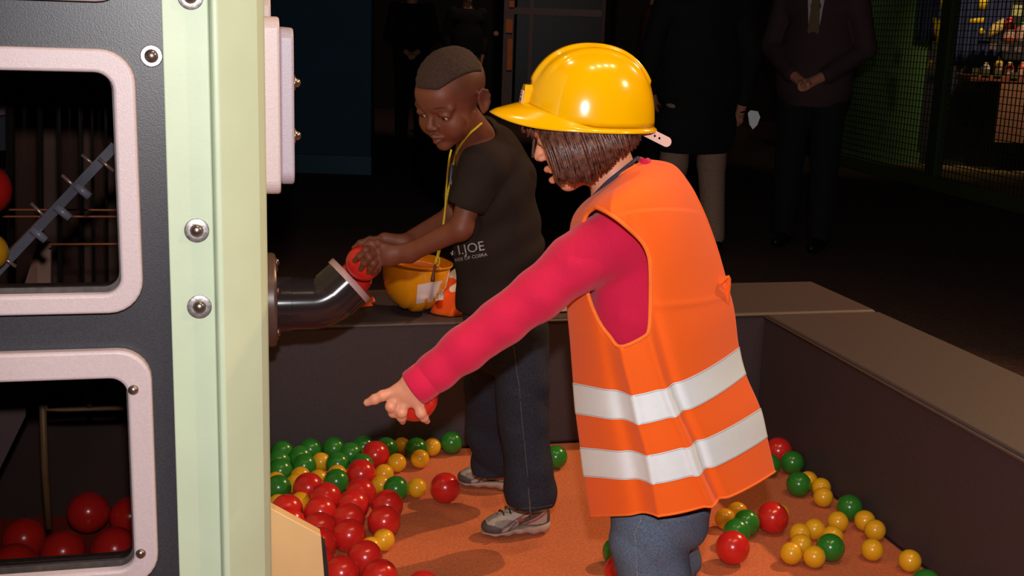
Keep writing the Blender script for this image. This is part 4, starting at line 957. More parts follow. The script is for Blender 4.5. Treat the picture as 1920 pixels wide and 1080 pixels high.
for side in (1, -1):                    # shell
    NS, NT = 48, 14; base = len(mbh.V); V = []; F = []
    for a in range(NS+1):
        s = a/NS; T_ = topline(s); B_ = botline(s)+np.array([0, -6+4*math.sin(a*2.3)])
        if side < 0: B_ = B_+np.array([10*(1-s), -14])
        for b in range(NT+1):
            t = b/NT; q = T_*(1-t)+B_*t; q = q+np.array([3+2*math.sin(math.pi*t)*(1-s), 0]); V.append(P(q[0], q[1], hy_(q[0], q[1], side)+side*.006))
    for a in range(NS):
        for b in range(NT): F.append((a*(NT+1)+b, (a+1)*(NT+1)+b, (a+1)*(NT+1)+b+1, a*(NT+1)+b+1))
    mbh.add(V, F)
hr = random.Random(5)
def strand(T_, B_, side, w0, lift, bow):
    V = []; F = []; n = 9; 
    for b in range(n+1):
        t = b/n; q = T_*(1-t)+B_*t+np.array([bow*math.sin(math.pi*t), 0]); w = w0*(1-t**3*.9); Yv = hy_(q[0], q[1], side)-side*lift*(.6+.4*math.sin(t*3))
        for k, dx in enumerate((-w, 0, w)): V.append(P(q[0]+dx, q[1], Yv-(side*.0012 if k == 1 else 0)))
    for b in range(n):
        for k in (0, 1): F.append((b*3+k, b*3+k+1, (b+1)*3+k+1, (b+1)*3+k))
    return V, F
for i in range(620):
    side = 1 if i < 460 else -1; s = hr.random(); l = hr.random(); s2 = min(max(s+hr.uniform(-.035, .06), 0), 1)
    B_ = botline(s2)+np.array([hr.uniform(-3, 3), hr.uniform(-7, 5)]); T_ = topline(s)+np.array([hr.uniform(-2, 2), 0])
    if side < 0: B_ = B_+np.array([10*(1-s2), -14])
    if l < .25: B_ = T_*(.35)+B_*.65
    mbh.add(*strand(T_, B_, side, hr.uniform(1.2, 3.2), hr.uniform(.0, .006), 3*(1-s)+hr.uniform(-2, 2)))
for i in range(70):                     # fringe over the brow
    s = hr.random(); x0 = 972+30*s; T_ = np.array([x0+4, 226.]); B_ = np.array([975+27*s+hr.uniform(-2, 2), 243+17*s+hr.uniform(-5, 4)])
    V = []; F = []; Yb = 1.965+hr.uniform(-.03, .09)
    for b in range(5):
        t = b/4; q = T_*(1-t)+B_*t; w = 2.5*(1-t*.8)
        for dx in (-w, w): V.append(P(q[0]+dx, q[1], Yb))
    for b in range(4): F.append((b*2, b*2+1, b*2+3, b*2+2))
    mbh.add(V, F)
for i in range(14):
    s = hr.random(); T_ = np.array([1000., 232]); V = []; F = []; Yb = 2.03+hr.uniform(-.01, .02); xo = hr.uniform(-3, 2)
    for b in range(9):
        t = b/8; w = 1.3*(1-t*.8); q = (1004+xo-5*t, 236+60*t)
        for dx in (-w, w): V.append(P(q[0]+dx, q[1], Yb))
    for b in range(8): F.append((b*2, b*2+1, b*2+3, b*2+2))
    mbh.add(V, F)
hair = mbh.build('hair', hm, girl); so = hair.modifiers.new('s', 'SOLIDIFY'); so.thickness = .0009
# --- hard hat
yh = mat('hat_yellow_plastic', (.88, .44, .0), .17, nscale=4, namt=.02, spec=.55, coat=.35)
def hatmesh(name, Tf, m, parent, k=1.0, thick=True):
    """Tf(x forward, y left, z up) -> world ; builds dome, ridges, flange and peak"""
    NP, NT = 144, 46; V = []; F = []
    a, b, h = .1115, .092, .1335
    for i in range(NT+1):
        t = i/NT
        for j in range(NP):
            ph = 2*math.pi*j/NP; c, s = math.cos(ph), math.sin(ph)
            if i < 36:                  # dome, crown downwards
                u = (i/35)*math.pi/2; rr = math.sin(u)**.86; zz_ = math.cos(u)**.80
                x = a*rr*c*(1 if c < 0 else .98); y = b*rr*s; z = h*zz_
                x += .004*c*(1-zz_)
                rid = .0055*(.5-.5*math.tanh((abs(y)-.0115)/.0016))*min(1, max(0, (z-.045)/.03))*(1 if abs(x) < .1 else .3)
                rid += .0028*(.5-.5*math.tanh((abs(abs(y)-.034)-.007)/.0018))*min(1, max(0, (z-.07)/.03))
                nrm = norm([x/a**2, y/b**2, z/h**2]); x, y, z = np.array([x, y, z])+nrm*rid
            else:                       # flange and peak
                e = (i-35)/(NT-35); pk_ = (max(0, (c-.05)/.95)**1.35) if c > .05 else 0
                w = .0085+.052*pk_+(.004*max(0, -c-.7))
                x = (a+.004)*c+w*e*(c if c < 0 else c*.93+.07*min(1, c*4)); y = (b+(.0085+.008*pk_)*e)*s
                z = -.004*e+.036*pk_**.9*(1-e)+.020*pk_**4*e; x -= .006*pk_*(1-e)-.004*min(1, max(0, -c*2))*e
                if e > .85: z -= .003*(e-.85)/.15
            V.append(Tf(x*k, y*k, z*k))
    for i in range(NT):
        for j in range(NP): F.append((i*NP+j, i*NP+(j+1) % NP, (i+1)*NP+(j+1) % NP, (i+1)*NP+j))
    o = mesh(name, V, F, m, parent); bm = bmesh.new(); bm.from_mesh(o.data); bmesh.ops.remove_doubles(bm, verts=bm.verts, dist=.0003); bm.to_mesh(o.data); bm.free()
    for p in o.data.polygons: p.use_smooth = True
    if thick: q = o.modifiers.new('s', 'SOLIDIFY'); q.thickness = .0024; q.offset = -1
    return o
hc = P(1103, 233, GY); hfw = norm(np.array([-.985, -.13, .02])); hup = norm(np.array([.035, -.0, 1.]))
hF = Frame(hc, hfw, hup, 1.0)
hat = hatmesh('hard_hat', lambda x, y, z: hF(x, y, z), yh, girl, .955); hat['label'] = 'glossy yellow hard hat with ridges'
yb = MATS['hat_yellow_plastic']
poly = [(-.017, .006), (.017, .006), (.018, .05), (.012, .056), (-.012, .056), (-.018, .05)]
V, F = prism(poly, lambda a, b, d: hF(.1155+d-.30*(b-.0)*.42, a, b+.006), -.014, .0045); bevel(mesh('badge_holder', V, F, yh, hat, False), .002)
V, F = prism([(-.0135, .012), (.0135, .012), (.0135, .046), (-.0135, .046)], lambda a, b, d: hF(.1163+d-.30*(b)*.42, a, b+.006), .004, .0052)
lb = mesh('badge_label', V, F, mat('label_paper', sr(236, 206, 200), .5, nscale=30, namt=.03), hat, False)
inkm = mat('label_ink', sr(60, 40, 60), .6); inkr = mat('label_ink_red', sr(190, 60, 70), .6)
for k_, (a0, b0, a1, b1, mm_) in enumerate([(-.009, .018, .006, .018, inkr), (-.009, .023, .009, .023, inkm), (-.006, .029, .007, .033, inkm), (-.006, .033, .007, .029, inkm), (-.009, .038, .009, .038, inkm), (-.007, .042, .004, .042, inkr)]):
    V, F = tube([hF(.1216-.126*b0, a0, b0+.006), hF(.1216-.126*b1, a1, b1+.006)], .0009, 6); mesh('label_mark', V, F, mm_, lb)
# size strap sticking out at the back with holes
s0 = P(1198, 240, GY-.006); s1 = P(1258, 270, GY-.03); sdv = norm(s1-s0); sn = norm(np.cross(sdv, [0, 1, .15])); sl_ = np.linalg.norm(s1-s0)
SFn = lambda a, b, d: s0+sdv*a+sn*b+np.cross(sdv, sn)*d
bm = bmesh.new(); w_ = .0085
def cap_poly(): 
    out = [(-.03, -w_), (sl_-w_, -w_)]+[(sl_-w_+w_*math.cos(t), w_*math.sin(t)) for t in np.linspace(-1.4, 1.4, 9)]+[(sl_-w_, w_), (-.03, w_)]; return out
holes = [.022, .031, .040]
# strips between holes so that they stay open
mbS = MB(); segs = [(-.03, holes[0]-.0045)]+[(holes[i]+.0045, holes[i+1]-.0045) for i in range(2)]
def hole_cell(x):
    sq = [(x+.0045*a, w_*b) for a, b in ((-1, -1), (-.5, -1), (0, -1), (.5, -1), (1, -1), (1, -.5), (1, 0), (1, .5), (1, 1), (.5, 1), (0, 1), (-.5, 1), (-1, 1), (-1, .5), (-1, 0), (-1, -.5))]
    cr = [(x+.0021*math.cos(math.atan2(b, a-x)), .0021*math.sin(math.atan2(b, a-x))) for a, b in sq]; return ringplate(sq, cr, SFn, -.0006, .0006)
for a, b in segs: mbS.add(*prism([(a, -w_), (b, -w_), (b, w_), (a, w_)], SFn, -.0006, .0006))
for x in holes: mbS.add(*hole_cell(x))
mbS.add(*prism([(holes[2]+.0045, -w_)]+cap_poly()[1:-1]+[(holes[2]+.0045, w_)], SFn, -.0006, .0006))
mbS.build('size_strap', mat('pale_strap', sr(232, 190, 176), .5, nscale=20, namt=.03), hat, False)
# ------------------------------------------------------------------ the boy
boy = empty('person', (G(975, 1018)+G(910, 925))/2, 'boy in dark t-shirt and jeans feeding a red ball into the pipe', 'person')
BYH = 2.44; bf = Frame(P(846, 187, BYH), norm(np.array([-.52, -.78, -.42])), norm(np.array([-.10, -.25, 1.])), .89)
v = Vol((0, 0, 0), (.1, .1, .1), .05); v.h = .0026; v.lo = np.array([P(635, 560, 2.6)[0], 2.28, P(900, 640, 2.6)[2]]); v.n = np.ceil((np.array([P(1045, 300, 2.6)[0], 2.86, P(848, 75, 2.5)[2]])-v.lo)/v.h).astype(int)+1; v.D = np.full(v.n, .05, np.float32)
head(v, bf)
v.cap(bf(-.02, 0, -.05), P(900, 272, 2.57), .036*1.05, .046, .018)
v.cap(P(905, 300, 2.59), P(935, 480, 2.64), .06, .075, .03); v.cap(P(935, 480, 2.64), P(955, 600, 2.66), .075, .08, .03)
bs = P(905, 300, 2.50); be = P(864, 428, 2.47); bw_ = P(768, 474, 2.50)
v.cap(P(900, 285, 2.56), bs, .036, .032, .015); v.chain([bs, be, bw_], [.029, .0250, .0195], .012)
fs = P(880, 300, 2.68); fe = P(850, 405, 2.68); fw = P(758, 456, 2.58)
v.cap(P(900, 285, 2.60), fs, .036, .03, .015); v.chain([fs, fe, fw], [.029, .025, .019], .012)
hb = lambda x, y, Y=2.50: P(x, y, Y); q_ = 2.5/FPX
v.cap(hb(765, 475), hb(728, 478), .0215, .021, .012, fl=(norm([.1, 1, .2]), .72)); v.cap(hb(730, 474), hb(706, 466), .018, .012, .01, fl=(np.array([0, 1, 0]), .8)); v.cap(hb(730, 484), hb(712, 488), .018, .012, .01, fl=(np.array([0, 1, 0]), .8))
fingers(v, [([hb(706, 464), hb(686, 469, 2.478), hb(674, 481, 2.480), hb(665, 489, 2.487)], [q_*8, q_*7, q_*6.2, q_*5.2]),
            ([hb(708, 473), hb(692, 483, 2.476), hb(683, 494, 2.480), hb(676, 505, 2.487)], [q_*8, q_*7, q_*6.2, q_*5.2]),
            ([hb(710, 482), hb(700, 494, 2.482), hb(695, 503, 2.487), hb(691, 511, 2.492)], [q_*8, q_*6.8, q_*6, q_*5]),
            ([hb(716, 488), hb(708, 499, 2.492), hb(703, 507, 2.497), hb(699, 513, 2.502)], [q_*8, q_*6.5, q_*5.8, q_*5]),
            ([hb(728, 466), hb(708, 456, 2.495), hb(694, 456, 2.495), hb(684, 461, 2.492)], [q_*9, q_*7.5, q_*6.8, q_*5.8])], .003)
v.cap(hb(757, 456, 2.575), hb(722, 450, 2.565), .0195, .018, .012, fl=(norm([0, 1, .3]), .75))
fingers(v, [([hb(722, 449, 2.565), hb(694, 450, 2.56), hb(676, 456, 2.558), hb(664, 465, 2.558)], [q_*8.5, q_*7.4, q_*6.6, q_*5.5]),
            ([hb(722, 453, 2.58), hb(695, 456, 2.59), hb(676, 465, 2.59), hb(664, 477, 2.585)], [q_*8.5, q_*7.4, q_*6.6, q_*5.5]),
            ([hb(722, 458, 2.59), hb(698, 466, 2.605), hb(682, 480, 2.605), hb(672, 494, 2.60)], [q_*8.5, q_*7.2, q_*6.4, q_*5.5]),
            ([hb(724, 463, 2.595), hb(706, 476, 2.61), hb(694, 490, 2.61), hb(688, 500, 2.605)], [q_*8, q_*6.8, q_*6, q_*5.2])], .003)
v.ell(P(682, 493, 2.53), [.0402]*3, None, .001, 'sub')
def fade(q): 
    x, y, z = q[:, 0], q[:, 1], q[:, 2]; m = 1/(1+np.exp(-(z-.028-.0*x)/.010)); m = m*(1/(1+np.exp((x-.062+np.abs(y)*.2)/.006))); m2 = (1/(1+np.exp(-(z+.0)/.012)))*(1/(1+np.exp((x-.012)/.008))); return np.clip(np.maximum(m, m2), 0, 1)*.75
bb_ = volobj('body', v, skin_d, boy, 1, head_tint(bf, (.95, .62, .6), ((.25, .22, .22), .85), fade=fade))
eyes(boy, bf, 'black')
# hair
v = Vol(bf.c-.14, bf.c+.15, .0022); k = bf.k
v.ell(bf(-.012, 0, .038), np.array([.094, .0775, .080])*k, bf.R, .005); v.ell(bf(.056, 0, .046), np.array([.032, .047, .034])*k, bf.R, .02)
hn1 = sinnoise(31, 420, 10); hn2 = sinnoise(32, 900, 10); v.warp(lambda x, y, z: -.0016*hn1(x, y, z)-.0010*hn2(x, y, z))
for s in (-1, 1): v.plane(bf(.0, .052*s, .058), bf.R@np.array([.28, .80*s, -.62]), .003)
v.plane(bf(.065, 0, .060), bf.R@np.array([.35, 0, -1]), .003); v.plane(bf(-.05, 0, .05), bf.R@np.array([-.9, 0, -.5]), .01)
volobj('hair', v, mat('dark_cropped_hair', sr(58, 33, 21), .9, nscale=300, col2=sr(28, 15, 9), bump=.6, bscale=500), boy, 0)
V, F = lathe([(.0028*math.sin(t), -.0028*math.cos(t)) for t in np.linspace(.01, 3.13, 8)], P(892.5, 211, 2.405), (0, 0, 1), 12); 
er = hit(bvh_of([bb_]), P(891, 210, 2.3), .001); V, F = lathe([(.0026*math.sin(t), -.0026*math.cos(t)) for t in np.linspace(.01, 3.13, 8)], er, (0, 0, 1), 12)
mesh('earring', V, F, mat('earring_metal', (.9, .9, .92), .1, metal=1), boy)
# t-shirt
shm = mat('dark_tshirt', sr(40, 30, 26), .9, nscale=500, namt=.08, bump=.3, bscale=700, spec=.15)
v = Vol((0, 0, 0), (.1, .1, .1), .05); v.h = .003; v.lo = np.array([P(815, 560, 2.6)[0], 2.36, P(930, 660, 2.6)[2]]); v.n = np.ceil((np.array([P(1050, 300, 2.6)[0], 2.88, P(930, 215, 2.6)[2]])-v.lo)/v.h).astype(int)+1; v.D = np.full(v.n, .05, np.float32)
qs = 2.6/FPX
v.chain([P(915, 297, 2.60), P(922, 360, 2.60), P(932, 460, 2.62), P(935, 560, 2.63), P(935, 640, 2.64)], [58*qs, 72*qs, 79*qs, 79*qs, 79*qs], .03)
v.cap(P(935, 275, 2.60), P(965, 330, 2.60), .036, .045, .03); v.cap(P(965, 400, 2.62), P(975, 480, 2.63), .046, .05, .03)
v.chain([P(922, 294, 2.56), P(904, 312, 2.50), P(878, 378, 2.482)], [.052, .050, .0435], .015)
v.chain([P(900, 292, 2.64), P(885, 316, 2.68), P(868, 372, 2.69)], [.05, .048, .043], .015)
v.cap(P(905, 250, 2.57), P(915, 270, 2.59), .040, .052, .012)
n6 = sinnoise(41, 26); n7 = sinnoise(42, 60); v.warp(lambda x, y, z: -.005*n6(x, y*1.2, z*.6)-.0022*n7(x, y, z*.6)-.003*np.sin((x*60-z*70)+3*n6(z, x, y))*np.exp(-((z-.78)/.1)**2))
sd_ = norm(P(878, 378, 2.495)-P(904, 318, 2.51))
# cut hems: bottom, sleeves
v.plane(P(930, 577, 2.63), (0.03, 0, -1), .002)
V0, F0 = None, None
v.cap(P(878, 378, 2.495)+sd_*.072, P(878, 378, 2.495)+sd_*.12, .070, .07, .002, 'sub'); sd2 = norm(P(868, 372, 2.69)-P(885, 320, 2.68)); v.cap(P(868, 372, 2.69)+sd2*.072, P(868, 372, 2.69)+sd2*.11, .070, .07, .002, 'sub')
v.cap(bf(-.02, 0, -.06), P(899, 262, 2.57), .040, .043, .004, 'sub')
bt = volobj('t_shirt', v, shm, boy, 1); bb3 = bvh_of([bt])
# printed lettering on the shirt
def text_on(s, px, py, size, ang, m, par, bv, Y0=2.4, ext=.0004):
    cu = bpy.data.curves.new('t', 'FONT'); cu.body = s; cu.size = size; cu.resolution_u = 3; to = bpy.data.objects.new('t', cu); COL.objects.link(to)
    dg = bpy.context.evaluated_depsgraph_get(); me = bpy.data.meshes.new_from_object(to.evaluated_get(dg)); bpy.data.objects.remove(to)
    bm = bmesh.new(); bm.from_mesh(me); bmesh.ops.subdivide_edges(bm, edges=[e for e in bm.edges if e.calc_length() > size*.3], cuts=2, use_grid_fill=True); bmesh.ops.triangulate(bm, faces=bm.faces); bm.to_mesh(me); bm.free()
    o0 = P(px, py, 2.55); ca, sa = math.cos(ang), math.sin(ang); V = []
    for vv in me.vertices: x, z = vv.co.x*ca-vv.co.y*sa, vv.co.x*sa+vv.co.y*ca; V.append(hit(bv, o0+np.array([x, 0, z]), .0012))
    return mesh('lettering', V, [tuple(p.vertices) for p in me.polygons], m, par, False)
prt = mat('shirt_print', sr(196, 184, 184), .7, nscale=300, col2=sr(110, 100, 100))
text_on('I.JOE', 859, 478, .030, .22, prt, bt, bb3)
text_on('RISE OF COBRA', 853, 491, .0105, .22, prt, bt, bb3)
text_on('\u2605', 844, 480, .015, .2, prt, bt, bb3)
# jeans
den2 = mat('dark_denim', sr(56, 58, 70), .85, nscale=420, col2=sr(28, 29, 38), bump=.5, bscale=900, spec=.2)
v = Vol((0, 0, 0), (.1, .1, .1), .05); lo = np.array([P(840, 800, 2.8)[0], 2.45, .03]); hi = np.array([P(1065, 700, 2.62)[0], 3.05, P(930, 540, 2.62)[2]]); v.lo = lo; v.h = .0034; v.n = np.ceil((hi-lo)/v.h).astype(int)+1; v.D = np.full(v.n, .05, np.float32)
v.cap(P(935, 555, 2.64), P(950, 640, 2.66), .085, .088, .03)
v.chain([P(972, 620, 2.62), P(979, 715, 2.61), P(982, 790, 2.61), P(990, 870, 2.61), P(993, 925, 2.62), P(996, 962, 2.62)], [60*qs, 52*qs, 49*qs, 48*qs, 50*qs, 47*qs], .012)
q9 = 2.85/FPX
v.chain([P(925, 620, 2.72), P(920, 715, 2.78), P(917, 800, 2.84), P(925, 860, 2.87), P(925, 886, 2.88)], [58*q9, 50*q9, 44*q9, 42*q9, 42*q9], .012)
n8 = sinnoise(51, 24); n9 = sinnoise(52, 55)
v.warp(lambda x, y, z: +.007*(1-1.6*np.abs(np.sin(z*30+x*18+2.4*n8(x, y, z))))*(np.exp(-((z-.10)/.12)**2)+.6*np.exp(-((z-.42)/.1)**2))-.003*n9(x, y, z*.8)-.004*n8(x, y, z))
v.plane(P(996, 962, 2.55), (0, -.1, -1), .002)
bj2 = volobj('jeans', v, den2, boy, 1); bj = bvh_of([bj2])
seam('side_seam', [P(963, 650+0*k, 2.5) if k == 0 else P([963, 968, 974, 978, 984, 988, 991, 994][k], [650, 690, 730, 780, 840, 880, 920, 962][k], 2.5) for k in range(8)], .0014, mat('seam_thread', sr(74, 70, 70), .8, nscale=300, namt=.5), bj2, bj)
seam('hem_stitch', [P(947+11*k, 951+2.2*math.sin(k*.5)-.5*max(0, k-5)**1.5, 2.5) for k in range(9)], .001, MATS['seam_thread'], bj2, bj)
shoe(boy, G(967, 1010)+np.array([0.0, .03, 0]), G(903, 1016)-G(1040, 1006), .178)
shoe(boy, G(908, 918)+np.array([0.01, .02, 0]), G(862, 912)-G(960, 922), .172)
# lanyard
lan = mat('yellow_cord', sr(190, 160, 20), .6, nscale=300, namt=.15)
bv2 = bvh_of([bt, bb_])
pts = [hit(bv2, P(x, y, 2.4), .004) for x, y in ((903, 231), (893, 240), (880, 251), (868, 266), (857, 285), (851, 305))]
pts2 = [P(846, 335, pts[-1][1]-.01), P(839, 365, pts[-1][1]-.01), P(833, 405, pts[-1][1]-.005), P(827, 445, 2.50), P(820, 480, 2.50), P(819, 492, 2.50)]
ln = mesh('lanyard', *tube(catmull(pts+pts2, 70), .0026, 7), lan, boy)
pts = [hit(bv2, P(x, y, 2.4), .004) for x, y in ((846, 281), (842, 300))]+[P(838, 340, 2.53), P(834, 400, 2.525), P(828, 450, 2.51), P(822, 480, 2.505)]
V, F = tube(catmull(pts, 50), .0022, 7); mesh('cord', V, F, lan, ln)
V, F = tube(catmull([P(820, 478, 2.5), P(824, 486, 2.5), P(822, 497, 2.5), P(816, 494, 2.5), P(818, 482, 2.5)], 24), .0018, 7); mesh('loop', V, F, lan, ln)
V, F = tube(catmull([P(817, 495, 2.5), P(813, 512, 2.5), P(811, 528, 2.5)], 8), [.003, .003, .003, .003, .0035, .004, .005, .004], 8); mesh('clip', V, F, mat('dark_red_clip', sr(90, 40, 26), .5), ln)
V, F = tube([P(901, 226, 2.50), P(899, 233, 2.49), P(894, 237, 2.487)], .004, 8); mesh('strap', V, F, lan, ln)
V, F = tube([hit(bv2, P(848, 308, 2.4), .004), hit(bv2, P(846, 345, 2.4), .004)], .004, 8, flat=((0, 1, 0), .4)); mesh('grey_strap', V, F, mat('grey_ribbon', sr(90, 90, 110), .7), ln)

# ------------------------------------------------------------------ upturned helmet on the pad
ZP = .392; hx = G(782, 580, ZP); hx = np.array([hx[0], hx[1]-.035, 0])
ht = empty('hard_hat', hx+[0, 0, ZP], 'orange yellow hard hat lying upside down on the dark pad with a white sticker', 'hard hat')
uf = norm(np.array([-.35, .93, .0])); uup = norm(np.array([-.05, -.12, -1.])); HF2 = Frame(hx+[0, 0, ZP+.151], uf, uup, 1.0)
yo = mat('hat_amber_plastic', (.80, .30, .004), .2, nscale=4, namt=.02, spec=.5, coat=.25)
hatmesh('shell', lambda x, y, z: HF2(x, y, z), yo, ht, 1.03)
hb2 = bvh_of([bpy.data.objects[ht.children[0].name]])
def stick(corners, n, name, m, par, bv):
    V = []; F = []; c = [np.array(q, float) for q in corners]
    for a in range(n+1):
        for b in range(n+1):
            s, t = a/n, b/n; q = (c[0]*(1-s)+c[1]*s)*(1-t)+(c[3]*(1-s)+c[2]*s)*t; V.append(hit(bv, P(q[0], q[1], 2.9), .0050))
    for a in range(n):
        for b in range(n): F.append((a*(n+1)+b, (a+1)*(n+1)+b, (a+1)*(n+1)+b+1, a*(n+1)+b+1))
    return mesh(name, V, F, m, par)
stick([(783, 534), (834, 525), (831, 562), (780, 570)], 10, 'sticker', mat('white_sticker', sr(226, 206, 206), .55, nscale=10, namt=.03), ht, hb2)
# head band inside
V, F = tube([HF2(.085*math.cos(t), .07*math.sin(t), .02) for t in np.linspace(0, 2*math.pi, 40)[:-1]], .006, 8, closed=True, flat=((0, 0, 1), 2.0)); mesh('head_band', V, F, mat('band_pale', sr(226, 150, 80), .6, nscale=60, namt=.15), ht)
# ------------------------------------------------------------------ safety vests lying on the pad
def crumple(name, cx, cy, w, d, hgt, rot, seed, label, band=True):
    nx, ny = 70, 46; nn = sinnoise(seed, 34, 7); n_b = sinnoise(seed+1, 80, 7); V = []; F = []; Fb = []
    ca, sa = math.cos(rot), math.sin(rot)
    for j in range(ny+1):
        for i in range(nx+1):
            s = i/nx*2-1; t = j/ny*2-1; r = 1+.12*math.sin(5*math.atan2(t, s)+seed); x = s*w/2*r; y = t*d/2*r; e = min(1, max(0, 1-max(abs(s), abs(t)))*3.2)
            z = ZP+.003+max(0, e**.7*(hgt*.55+hgt*.45*float(nn(x, y, .3))+.008*float(n_b(x, y, 0)))); V.append(PD(0, 0, 0)*0+np.array([cx, cy, 0])+E1*(x*ca-y*sa)+E2*(x*sa+y*ca)+EZ*z)
    V = np.array(V)
    F = [(j*(nx+1)+i, j*(nx+1)+i+1, (j+1)*(nx+1)+i+1, (j+1)*(nx+1)+i) for j in range(ny) for i in range(nx)]
    t = empty(name, (cx, cy, ZP), label, 'vest', 'safety vests left on the pad'); o = mesh('fabric', V, F, org_m, t)
    so = o.modifiers.new('s', 'SOLIDIFY'); so.thickness = .0015
    if band:
        for i0, i1 in ((8, 18), (52, 62)):
            Fb = [(j*(nx+1)+i, j*(nx+1)+i+1, (j+1)*(nx+1)+i+1, (j+1)*(nx+1)+i) for j in range(ny) for i in range(i0, i1)]
            Vb = V+[0, 0, .002]; ob = mesh('reflective_band', Vb, Fb, tape, t); bm = bmesh.new(); bm.from_mesh(ob.data); bmesh.ops.delete(bm, geom=[q for q in bm.verts if not q.link_faces], context='VERTS'); bm.to_mesh(ob.data); bm.free()
    return t
c_ = G(955, 572, ZP+.03); crumple('safety_vest', c_[0]-.0, c_[1]+.11, .46, .24, .16, .05, 3, 'orange safety vest lying crumpled on the pad behind the boy, beside the upturned helmet')
c_ = G(637, 552, ZP+.03); crumple('safety_vest', c_[0], c_[1]+.02, .19, .16, .05, .1, 8, 'orange safety vest lying on the pad behind the pipe mouth', band=False)
# ------------------------------------------------------------------ bystanders in the dark hall
def adult(px, pyfoot, Hm, face, label, cloth, leg, coat_hem, build=1.0, arm='down', skin=None, stride=.10, tie=False, side=False, colr='x', D=None, xw=None):
    org = G(px, pyfoot) if D is None else np.array([xw, D, 0]); org = org*np.array([1, 1, 0]); t = empty('person', org, label, 'person')
    f = norm([face[0], face[1], 0]); l = np.array([-f[1], f[0], 0]); k = Hm/1.75; T = lambda x, y, z: org+f*(x*k)+l*(y*k*build)+EZ*(z*k)
    lo = org-[.42, .42, .0]; hi = org+[.42, .42, Hm+.05]; h = .0085
    R3 = np.stack([f, l, EZ], 1)
    fr = Frame(T(.02, 0, 1.62), f, EZ, 1.1*k)
    # body: head, neck, arms, hands
    v = Vol(lo, hi, .007); head(v, fr); v.cap(T(0, 0, 1.52), T(-.01, 0, 1.40), .055*k, .06*k, .02); v.ell(T(0, 0, 1.2), [.1*k, .15*k*build, .25*k], R3, .03)
    A = []
    for s in (-1, 1):
        if arm == 'clasp': pts = [T(0, .17*s, 1.40), T(-.02, .235*s, 1.12), T(.14, .09*s, .98), T(.19, .03*s, .94)]
        elif arm == 'back': pts = [T(0, .17*s, 1.40), T(-.08, .23*s, 1.12), T(.02, .17*s, .92), T(.05, .15*s, .84)]
        else: pts = [T(0, .17*s, 1.40), T(-.01, .23*s, 1.12), T(.05, .24*s, .86), T(.07, .235*s, .78)]
        A.append(pts); v.chain(pts, [.05*k, .042*k, .03*k, .026*k], .02)
        e = norm(pts[3]-pts[2]); w = norm(np.cross(e, f)) if abs(e@f) < .9 else l
        fingers(v, [([pts[3]+w*(.009*(i-1.5)*k), pts[3]+w*(.014*(i-1.5)*k)+e*(.05*k), pts[3]+w*(.012*(i-1.5)*k)+e*((.085-.008*abs(i-1.3))*k)+f*.01] , [.013*k, .010*k, .008*k]) for i in range(4)]+[([pts[3]+f*.01, pts[3]+f*(.035*k)+e*.02, pts[3]+f*(.04*k)+e*(.05*k)], [.012*k, .010*k, .009*k])], .006)
    body = volobj('body', v, skin or skin_l, t, 0, head_tint(fr, (.9, .6, .6), ((.3, .2, .18), .8)))
    v = Vol(lo, hi, h)                  # trousers
    v.ell(T(0, 0, .92), [.12*k, .155*k*build, .12*k], R3, .03)
    for s in (-1, 1): v.chain([T(0, .085*s, .88), T(.015+.0*s, .09*s, .50), T(stride*s*.4, .10*s, .09)], [.098*k, .080*k, .066*k], .02)
    nz = sinnoise(61, 20); v.warp(lambda x, y, z: -.006*nz(x, y, z*.5)); v.plane(T(0, 0, .055), (0, 0, -1), .004); volobj('trousers', v, leg, t, 1)
    v = Vol(lo, hi, h)                  # jacket
    v.chain([T(0, 0, 1.36), T(0, 0, 1.15), T(0, 0, max(coat_hem, .8))], [.115*k, .125*k, .135*k], .03); v.ell(T(0, 0, 1.34), [.115*k, .20*k*build, .11*k], R3, .03); v.ell(T(0, 0, 1.12), [.125*k, .175*k*build, .25*k], R3, .03); v.ell(T(0, 0, coat_hem+.14), [.135*k, .185*k*build, .24*k], R3, .03)
    v.ell(T(0, 0, .95), [.155*k, .19*k*build, .22*k], R3, .03)
    for p in A: v.chain([p[0], p[1], p[2]], [.066*k, .058*k, .046*k], .02)
    v.warp(lambda x, y, z: -.005*nz(x, y, z)); v.plane(T(0, 0, coat_hem), (0, 0, -1), .004); v.cap(T(0, 0, 1.60), T(.01, 0, 1.44), .06*k, .062*k, .01, 'sub')
    if tie: v.cap(T(.15, 0, 1.5), T(.17, 0, 1.12), .055*k, .004, .006, 'sub')
    cj = volobj('jacket', v, cloth, t, 1)
    v = Vol(fr.c-.2, fr.c+.22, .006); v.ell(fr(-.014, 0, .042), np.array([.097, .081, .082])*fr.k, fr.R, .01); v.plane(fr(.05, 0, .05), fr.R@np.array([.8, 0, -.6]), .006); v.plane(fr(0, 0, -.02), fr.R@np.array([.3, 0, -1]), .006)
    volobj('hair', v, mat('dark_hair', sr(34, 22, 16), .6, nscale=200, namt=.3, bump=.4), t, 0)
    for s in (-1, 1):
        o2 = T(stride*s*.4+.04, .10*s, 0); v = Vol(o2-[.2, .2, .005], o2+[.2, .2, .14], .006); v.ell(o2+EZ*.045+f*.02, [.135*k, .045, .045], R3, .01); v.cap(o2-f*.05+EZ*.06, o2-f*.05+EZ*.10, .045, .05, .02); v.plane(o2+EZ*.002, (0, 0, -1), .003); volobj('shoe', v, mat('black_leather', (.012, .011, .011), .35, nscale=50), t, 0)
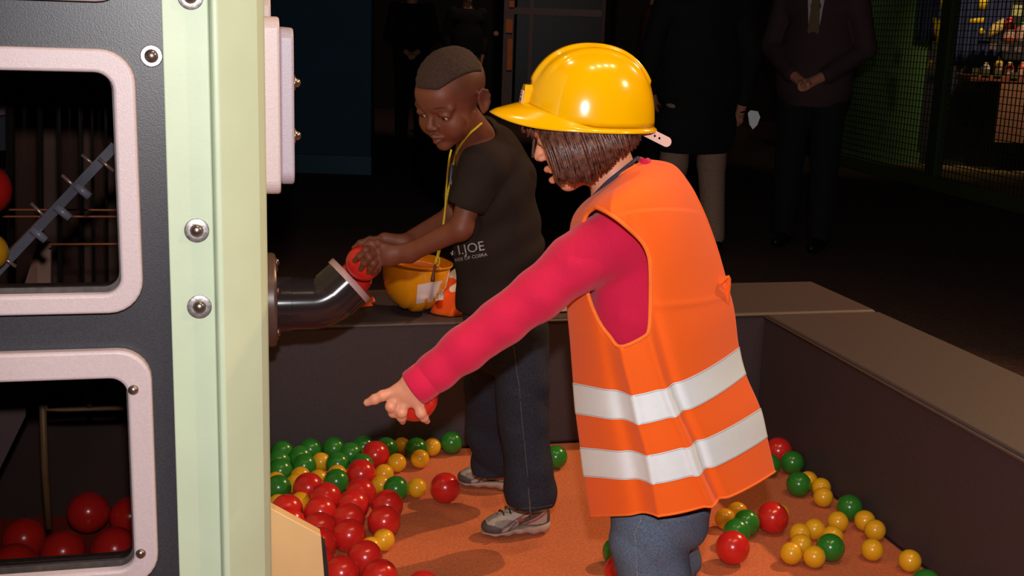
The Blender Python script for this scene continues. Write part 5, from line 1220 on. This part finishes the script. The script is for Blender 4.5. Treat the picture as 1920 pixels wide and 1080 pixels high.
    if tie:
        V, F = prism([(-.05, 1.47), (.05, 1.47), (.022, 1.18), (0, 1.12), (-.022, 1.18)], lambda a, b, d: T(d+.02, a, b), .085, .10); mesh('shirt_front', V, F, mat('pale_shirt', sr(196, 190, 196), .8), t, False)
        V, F = prism([(-.014, 1.46), (.014, 1.46), (.028, 1.20), (0, 1.14), (-.028, 1.20)], lambda a, b, d: T(d+.02, a, b), .10, .108); mesh('tie', V, F, mat('olive_tie', sr(110, 90, 50), .6), t, False)
    return t, A
jk = mat('dark_plum_jacket', sr(72, 50, 50), .85, nscale=200, namt=.12, bump=.3); blkc = mat('black_cloth', (.008, .007, .007), .9, nscale=200, namt=.2)
m1, A1 = adult(1500, 465, 1.84, (-.45, -.9), 'man in dark plum jacket and black trousers with clasped hands by the cage', jk, blkc, .80, 1.1, 'clasp', tie=True)
kh = mat('khaki_trousers', sr(176, 140, 120), .85, nscale=60, namt=.1, bump=.2)
m2, A2 = adult(1290, 470, 1.78, (-.3, .95), 'person in long black coat and light khaki trousers standing right behind the girl', blkc, kh, .56, 1.3, 'down')
rd_ = mat('dark_red_coat', sr(84, 26, 18), .85, nscale=100, namt=.15)
m3, A3 = adult(1212, 380, 1.70, (.9, -.3), 'person in dark red coat half hidden behind the black coat, just above the yellow hat', rd_, blkc, .62, .95, 'down')
m4, A4 = adult(760, 0, 1.76, (.1, -1), 'dark standing visitor nearest to the blue wall edge, above the boy', blkc, blkc, .8, 1.0, 'clasp', D=12.5, xw=-1.13)
m5, A5 = adult(870, 0, 1.74, (.3, -1), 'dark visitor with lighter trousers behind the boy\'s head', blkc, mat('grey_trousers', sr(110, 88, 84), .85), .95, 1.0, 'back', D=13.5, xw=-.60)
# bright tag clipped to the hand of the coated visitor
q = P(1413, 223, 6.25); hd_ = A2[0][3] if proj(A2[0][3])[0] > proj(A2[1][3])[0] else A2[1][3]
poly = [(-.033, .03), (-.02, .045), (.02, .04), (.034, .01), (.022, -.03), (0, -.055), (-.02, -.03)]
V, F = prism(poly, lambda a, b, d: q+np.array([a, d, b]), -.002, .002); o = mesh('tag_plate', V, F, tape, m2, False); o['label'] = 'bright white tag hanging from the hand'
V, F = tube(catmull([q+[0, .002, .04], q*.6+hd_*.4+[0, 0, .03], hd_], 10), .004, 6); mesh('tag_cord', V, F, blkc, m2)
print('HAND', proj(hd_))
